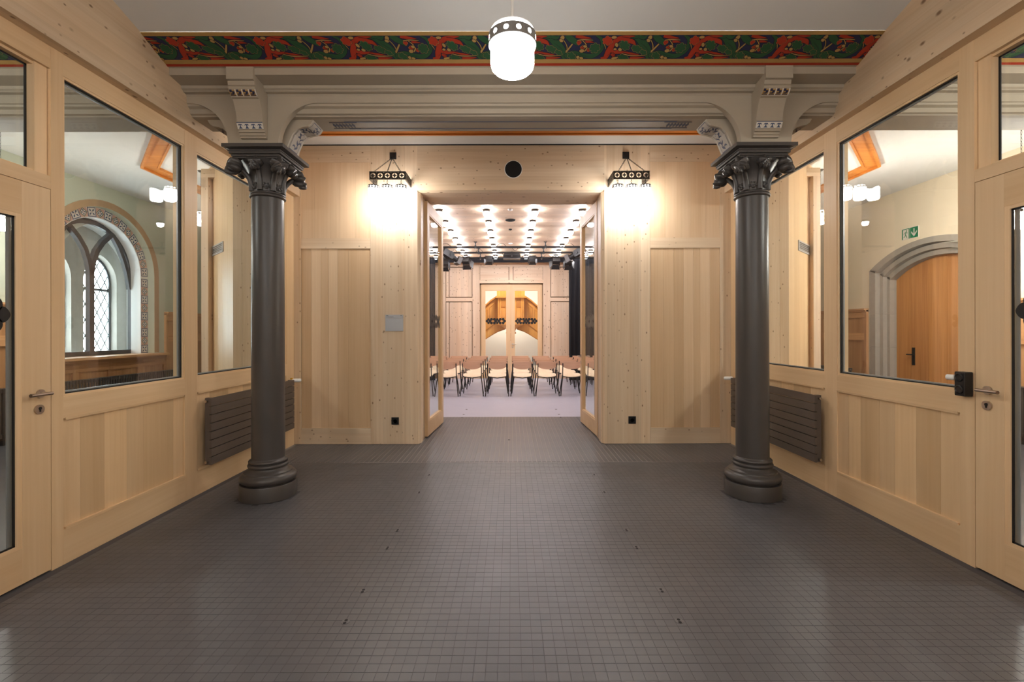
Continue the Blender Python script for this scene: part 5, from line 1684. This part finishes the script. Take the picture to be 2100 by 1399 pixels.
def column_radiator(s, y0, y1, label):
    x = s * 6.52
    T = thing('column_radiator', label, 'radiator', (x, (y0 + y1) / 2, 0))
    p = .05; n = int((y1 - y0) / p); me = None
    for k in range(n):
        y = y0 + p * (k + .5)
        if me is None:
            e = MB()
            for t in (-.045, 0, .045):
                e.cyl((t, 0, .14), (t, 0, .70), .014, 8)
            e.box(-.06, .06, -.017, .017, .68, .73).box(-.06, .06, -.017, .017, .10, .15)
            o = e.build('element', 'iron', T, smooth=40); me = o.data
        else:
            o = bpy.data.objects.new('element', me); C.objects.link(o); o.parent = T
            o.matrix_parent_inverse = Matrix.Translation(T['_w']).inverted()
        o.location = (x, y, 0)
    MB().cyl((x, y0, .70), (x, y1, .70), .016, 8).cyl((x, y0, .13), (x, y1, .13), .016, 8).build('header_pipe', 'iron', T)
    for y in (y0 + .1, y1 - .1):
        MB().box(x - .02, x + .02, y - .015, y + .015, 0, .11).build('foot', 'iron', T)
    MB().cyl((x, y0, .70), (x, y0 - .03, .70), .013, 10).build('end_plug', 'steel', T)
column_radiator(-1, 6.75, 9.65, 'dark column radiator under the arched window')
column_radiator(-1, 5.1, 6.1, 'dark column radiator seen through the left glazed door')
column_radiator(1, 9.02, 10.0, 'dark column radiator beside the stone doorway')
column_radiator(1, 5.1, 6.05, 'dark column radiator seen through the right glazed door')

# ---- right: wall with the stone doorway
WR = thing('wall_side_right', 'cream plaster wall of the right side room around the stone doorway', 'wall', (XS, 6.2, 0), kind='structure')
yd = 7.50
def shouldered(yc, h, zs, rise): return seg_head(yc, h, zs, rise)
arch_wall(WR, XS, 6.84, -4, 12.0, 0, 3.95, seg_head(yd, 1.22, 2.56, .378), 0, 'plaster_cream', 'plaster_face')
for j, (h0, h1, z0_, r0, r1, x0, x1) in enumerate(((1.095, 1.236, 2.56, .353, .39, XS - .014, 6.89), (1.02, 1.095, 2.485, .329, .353, XS + .07, 6.94), (.96, 1.03, 2.42, .305, .329, XS + .145, 7.06))):
    sg = MB()
    o_, i_ = seg_head(yd, h1, z0_, r1), seg_head(yd, h0, z0_ - .055, r0)
    nn = len(o_) - 1
    for k in range(nn):
        v = MB().prism([o_[k], o_[k + 1], i_[k + 1], i_[k]], 'x', x0, x1)
        sg.extend(v)
    sg.build('arch_order', 'sandstone', WR)
    for s in (-1, 1):
        zz = [0, .55, 1.15, 1.75, z0_]
        for k in range(4):
            MB().box(x0, x1, yd + s * h0, yd + s * h1, zz[k] + .001, zz[k + 1] - (0 if k == 3 else .002)).build('jamb_stone', 'sandstone', WR, color=tone(1))
MB().box(7.06, 7.18, 5.9, 9.1, 0, 3.2).build('backing', 'sandstone', WR)
# oak door leaf in boards
DR = thing('door_7', 'brown oak door with black lever handle in the stone arch', 'door', (6.97, yd, 0), kind='structure')
hd = seg_head(yd, .97, 2.38, .305, 16)
seams = [yd - .97, yd - .68, yd - .365, yd - .025, yd + .315, yd + .66, yd + .97]
def head_z(y):
    for (a, b) in zip(hd[:-1], hd[1:]):
        if a[0] - 1e-9 <= y <= b[0] + 1e-9:
            return a[1] + (b[1] - a[1]) * (y - a[0]) / (b[0] - a[0])
    return 2.38
for k in range(6):
    a, b = seams[k] + .002, seams[k + 1] - .002
    tp_ = [(a + (b - a) * j / 5, head_z(a + (b - a) * j / 5)) for j in range(6)]
    MB().prism([(b, .01), (a, .01)] + tp_, 'x', 6.97, 7.03).build('board', 'oak_z', DR, color=(1.02 + .05 * (k % 2), .88 + .05 * (k % 2), .70))
hy = 6.97 * FPX / (1874 - 1048)
hz = PZ(729, hy)
MB().box(6.958, 6.97, hy - .026, hy + .026, hz - .18, hz + .12).build('handle_plate', 'blackmetal', DR)
MB().cyl((6.965, hy, hz), (6.90, hy, hz), .011, 10).tube([(6.905, hy + .075, hz), (6.905, hy - .09, hz)], .011, 10).build('handle', 'blackmetal', DR, smooth=40)
# escape route sign
ey0, ey1 = 6.69 * FPX / (1884 - 1048), 6.69 * FPX / (1850 - 1048)
ez0, ez1 = 2.99, 3.18
T = thing('exit_sign', 'green escape route sign with running figure and down arrow above the stone doorway', 'sign', (XS, (ey0 + ey1) / 2, ez0))
MB().box(XS - .012, XS - .0005, ey0, ey1, ez0, ez1).build('plate', 'p_white', T)
ym = (ey0 + ey1) / 2
xf = XS - .0128
g = MB().box(xf, XS - .012, ey0 + .006, ym - .004, ez0 + .008, ez1 - .008)
g.box(xf, XS - .012, ym + .004, ym + .024, ez0 + .008, ez1 - .008).box(xf, XS - .012, ey1 - .026, ey1 - .006, ez0 + .008, ez1 - .008).box(xf, XS - .012, ym + .024, ey1 - .026, ez1 - .020, ez1 - .008)
g.build('green_field', 'exit_green', T)
fx_ = xf - .0006
def fpoly(m, pts):   # u runs to the viewer's right (towards smaller y)
    m.prism([(y, z) for y, z in pts], 'x', fx_, xf + .0002)
KS = (ez1 - ez0) / .155
ar = MB(); ac = (ey0 + ym) / 2; zc = (ez0 + ez1) / 2
fpoly(ar, [(ac - .010, zc + .066), (ac + .010, zc + .066), (ac + .010, zc - .036), (ac - .010, zc - .036)])
for s in (-1, 1):
    fpoly(ar, [(ac, zc - .070), (ac + s * .054, zc - .006), (ac + s * .054, zc + .026), (ac, zc - .034)])
ar.build('arrow', 'p_white', T)
mn = MB(); mc = (ym + ey1) / 2
def limb(p0, p1, w_):
    a = Vector((mc - p0[0] * KS, zc + p0[1] * KS)); b = Vector((mc - p1[0] * KS, zc + p1[1] * KS)); dv = (b - a).normalized(); nn = Vector((-dv.y, dv.x)) * w_
    fpoly(mn, [tuple(a + nn), tuple(b + nn), tuple(b - nn), tuple(a - nn)])
fpoly(mn, [(mc - .015 + .012 * math.cos(t), zc + .049 + .012 * math.sin(t)) for t in [2 * PI * j / 10 for j in range(10)]])
limb((.006, .026), (-.006, -.008), .0075)
limb((.006, .022), (.030, .008), .004); limb((.004, .022), (-.020, .018), .004); limb((-.020, .018), (-.032, .0), .004)
limb((-.006, -.008), (.012, -.032), .005); limb((.012, -.032), (.018, -.056), .005); limb((-.006, -.008), (-.012, -.034), .005); limb((-.012, -.034), (-.034, -.040), .005)
mn.build('running_figure', 'exit_green', T)
# ventilation grilles on the chamfered hall corner
for s in (-1, 1):
    c0 = Vector((3.578 + .308, 6.026 + .308)); c1 = Vector((3.578 + .766, 6.026 + .766))
    T = thing('vent_grille', 'metal ventilation grille on the slanting spruce wall behind the %s window' % ('left' if s < 0 else 'right'), 'vent', (s * (c0.x + c1.x) / 2, (c0.y + c1.y) / 2, 2.55))
    nn = Vector((.7071, -.7071))
    def slab(a, b, t0, t1, z0_, z1_):
        A = c0.lerp(c1, a); Bq = c0.lerp(c1, b)
        return MB().prism([(s * v.x, v.y) for v in (A + nn * t0, Bq + nn * t0, Bq + nn * t1, A + nn * t1)], 'z', z0_, z1_)
    slab(.04, .96, .001, .003, 2.56, 2.66).build('dark_duct', 'radiator', T)
    f = MB()
    for (a, b, z0_, z1_) in ((0, .05, 2.54, 2.68), (.95, 1, 2.54, 2.68), (.05, .95, 2.54, 2.56), (.05, .95, 2.66, 2.68)):
        f.extend(slab(a, b, .001, .012, z0_, z1_))
    f.build('frame', 'sign_grey', T)
    for k in range(4):
        slab(.05, .95, .003, .009, 2.568 + k * .024, 2.576 + k * .024).build('slat', 'sign_grey', T)
# end walls of the side rooms
for s in (-1, 1):
    e = MB().box(s * 4.66, s * 7.2, 12.0, 12.15, 0, 3.95).build('wall_end_' + ('left' if s < 0 else 'right'), 'plaster')
    tag(e, 'white plaster end wall of the %s side room' % ('left' if s < 0 else 'right'), 'wall', kind='structure')

# lamps of the side rooms
def chain_lamp(x, y, z, r, h, label, top=ZR):
    mat = 'sidelamp_left' if x < 0 else 'sidelamp'
    T = thing('hanging_lamp', label, 'lamp', (x, y, z), world=False, group='chain-hung lamps in the side rooms')
    MB().lathe([(r * .4, 0), (r * .9, h * .06), (r, h * .2), (r, h * .9), (r * .7, h)], seg=20).build('shade', mat, T, smooth=50)
    ring_with_holes(r * 1.07, h * .78, h * .78 + .035, 10, .009, .003).build('crown_ring', 'bronze', T, norm=False)
    chain((0, 0, h + .02), (0, 0, top - z - .02), 22, .0022, .008).build('chain', 'blackmetal', T)
    MB().lathe([(.03, top - z - .02), (.045, top - z - .0005)], seg=16).lathe([(r * .8, h), (.012, h + .03)], seg=16).build('mount', 'bronze', T)
for s in (-1, 1):
    sd = 'left' if s < 0 else 'right'
    y = 7.0; x = s * .6615 * y
    chain_lamp(x, y, 1.45 + 218 / FPX * y, .075, .20, 'round opal lamp hanging by the slanting spruce wall in the %s side room' % sd)
    chain_lamp(s * 6.0, 5.5, 2.65, .121, .226, 'large opal lamp hanging in the %s side room, past the glazed door' % sd)  # left one added as a counterpart, to light its room
    chain_lamp(s * 4.6, 2.4, 2.9, .11, .22, 'added unseen fill lamp near the glazed door in the %s side room' % sd, 3.89)  # pair added out of view to light the front bays

# ================================================================== GALLERY BEYOND THE HALL
GY = 17.3
gx = lambda px: PX(px, GY); gz = lambda py: PZ(py, GY)
wg = thing('wall_gallery', 'white plaster walls of the stair hall beyond the far glazed door', 'wall', (0, 19.6, 0), kind='structure')
MB().box(-3.2, 3.2, 19.6, 19.7, 0, 4.6).build('end_wall', 'plaster', wg)
for s in (-1, 1):
    MB().box(s * 3.2, s * 3.3, YH1 + .2, 19.7, 0, 4.6).build('side_wall', 'plaster', wg)
cg = MB().box(-3.3, 3.3, YH1 + .2, 19.7, 4.5, 4.6).build('ceiling_gallery', 'plaster')
tag(cg, 'white ceiling of the stair hall beyond the hall', 'ceiling', kind='structure')
mb_ = MB().box(-3.2, 3.2, YH1 + .05, YH1 + .2, ZH, 4.6).build('wall_gallery_near', 'plaster')
tag(mb_, 'white plaster wall above the far glazed door', 'wall', kind='structure')
GB = thing('wooden_gallery', 'honey oak gallery with arched underside and central bay seen through the far door', 'gallery', (0, GY, gz(697)))
for s in (-1, 1):
    mx = lambda px: gx(px) if s < 0 else gx(2 * 1048 - px)
    up = [(940, 662), (975, 642), (994, 630), (1006, 619), (1018, 611), (1026, 609)]
    lo = [(1036, 676), (1022, 680.5), (1010, 687), (994, 697), (975, 712), (940, 740)]
    pts = [(mx(a), gz(b)) for a, b in up + [(1036, 609)] + lo]
    MB().prism(pts, 'y', GY, GY + .3).build('parapet_wing', 'gallery', GB)
    cr = MB()
    for (p, q_) in zip(up[:-1], up[1:]):
        cr.prism([(mx(p[0]), gz(p[1])), (mx(q_[0]), gz(q_[1])), (mx(q_[0]), gz(q_[1] - 3.5)), (mx(p[0]), gz(p[1] - 3.5))], 'y', GY - .10, GY + .35)
    cr.build('handrail', 'gallery', GB, color=(.86, .76, .66))
    ls = MB()
    for (p, q_) in zip(lo[:-1], lo[1:]):
        ls.prism([(mx(p[0]), gz(p[1])), (mx(q_[0]), gz(q_[1])), (mx(q_[0]), gz(q_[1] - 1.2)), (mx(p[0]), gz(p[1] - 1.2))], 'y', GY - .03, GY)
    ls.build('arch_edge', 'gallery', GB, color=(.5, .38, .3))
    md = MB()
    for (p, q_) in zip([(940, 712), (994, 680), (1012, 667)], [(994, 680), (1012, 667), (1022, 662)]):
        md.prism([(mx(p[0]), gz(p[1])), (mx(q_[0]), gz(q_[1])), (mx(q_[0]), gz(q_[1] - 1.3)), (mx(p[0]), gz(p[1] - 1.3))], 'y', GY - .03, GY)
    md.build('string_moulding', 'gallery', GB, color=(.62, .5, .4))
    # panel frame on the wing
    for poly in ([(1003.5, 631), (1017.5, 620), (1017.5, 656), (1003.5, 656)], [(985, 646), (1000, 635), (1000, 656), (985, 656)]):
        P_ = [(mx(a), gz(b)) for a, b in poly]
        cxp = sum(p[0] for p in P_) / 4; czp = sum(p[1] for p in P_) / 4
        fm = MB(); inn = [(cxp + (p[0] - cxp) * .86, czp + (p[1] - czp) * .92) for p in P_]
        for k in range(4):
            fm.prism([P_[k], P_[(k + 1) % 4], inn[(k + 1) % 4], inn[k]], 'y', GY - .02, GY)
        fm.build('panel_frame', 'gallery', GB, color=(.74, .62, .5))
# central bay
xa, xb_ = gx(1022), gx(1074)
MB().box(xa, xb_, GY - .45, GY, gz(661), gz(613)).build('bay_front', 'gallery', GB)
MB().box(xa - .08, xb_ + .08, GY - .53, GY, gz(613), gz(609.5)).build('bay_cornice', 'gallery', GB, color=(.95, .85, .75))
MB().box(xa - .03, xb_ + .03, GY - .48, GY, gz(666), gz(661)).build('bay_sill', 'gallery', GB, color=(1.05, 1, .95))
for p in (1022, 1025.5, 1037.5, 1056.5, 1069, 1072):
    MB().cyl((gx(p + .8), GY - .46, gz(660)), (gx(p + .8), GY - .46, gz(614)), .022, 8).build('colonnette', 'gallery', GB, color=(1.1, 1.05, 1))
for (p0, p1) in ((1027, 1037), (1059, 1069)):
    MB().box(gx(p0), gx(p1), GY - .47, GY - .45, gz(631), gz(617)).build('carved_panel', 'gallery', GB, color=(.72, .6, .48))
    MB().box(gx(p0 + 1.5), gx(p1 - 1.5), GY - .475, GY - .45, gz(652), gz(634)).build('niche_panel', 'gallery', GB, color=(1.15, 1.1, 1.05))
cb = [(.46, gz(666)), (.40, gz(668)), (.20, gz(674)), (.15, gz(680)), (.20, gz(683)), (.11, gz(687)), (.05, gz(694)), (.09, gz(696)), (.02, gz(699))]
MB().lathe([(r, z) for r, z in reversed(cb)], (gx(1048), GY - .05, 0), seg=24).build('corbel', 'gallery', GB, smooth=35, color=(.95, .82, .7))
for p0, p1 in ((1019.5, 1026), (1069, 1076)):
    MB().box(gx(p0), gx(p1), GY - .3, GY - .1, gz(609.5), gz(560)).build('post', 'gallery', GB)
MB().box(gx(1026), gx(1069), GY - .2, GY - .15, gz(609.5), gz(560)).build('screen_panel', 'gallery', GB, color=(.95, .85, .75))
GT = thing('gallery_fill_lamp', 'added unseen ceiling fill lamp in the stair hall beyond the hall', 'lamp', (0, 15.9, 4.2), world=False)  # added above the line of sight to light the gallery
MB().lathe([(.05, 0), (.14, .02), (.16, .06), (.16, .25), (.12, .3)], seg=20).build('shade', 'galleryfill', GT, smooth=50)
MB().lathe([(.06, .28), (.06, .2999)], seg=16).build('ceiling_plate', 'white', GT)

GU = thing('gallery_fill_lamp', 'added fill lamp hidden behind the gallery bay on a post', 'lamp', (0, 18.5, 0), world=False)  # added behind the bay to brighten the end wall
MB().lathe([(.03, 2.04), (.06, 2.05), (.065, 2.08), (.065, 2.24), (.05, 2.28)], seg=20).build('shade', 'galleryfill', GU, smooth=50)
MB().lathe([(.14, 0), (.14, .02), (.02, .05), (.02, 2.03)], seg=16).build('post', 'white', GU, smooth=40)
for o in list(bpy.data.objects):
    if '_w' in o: del o['_w']
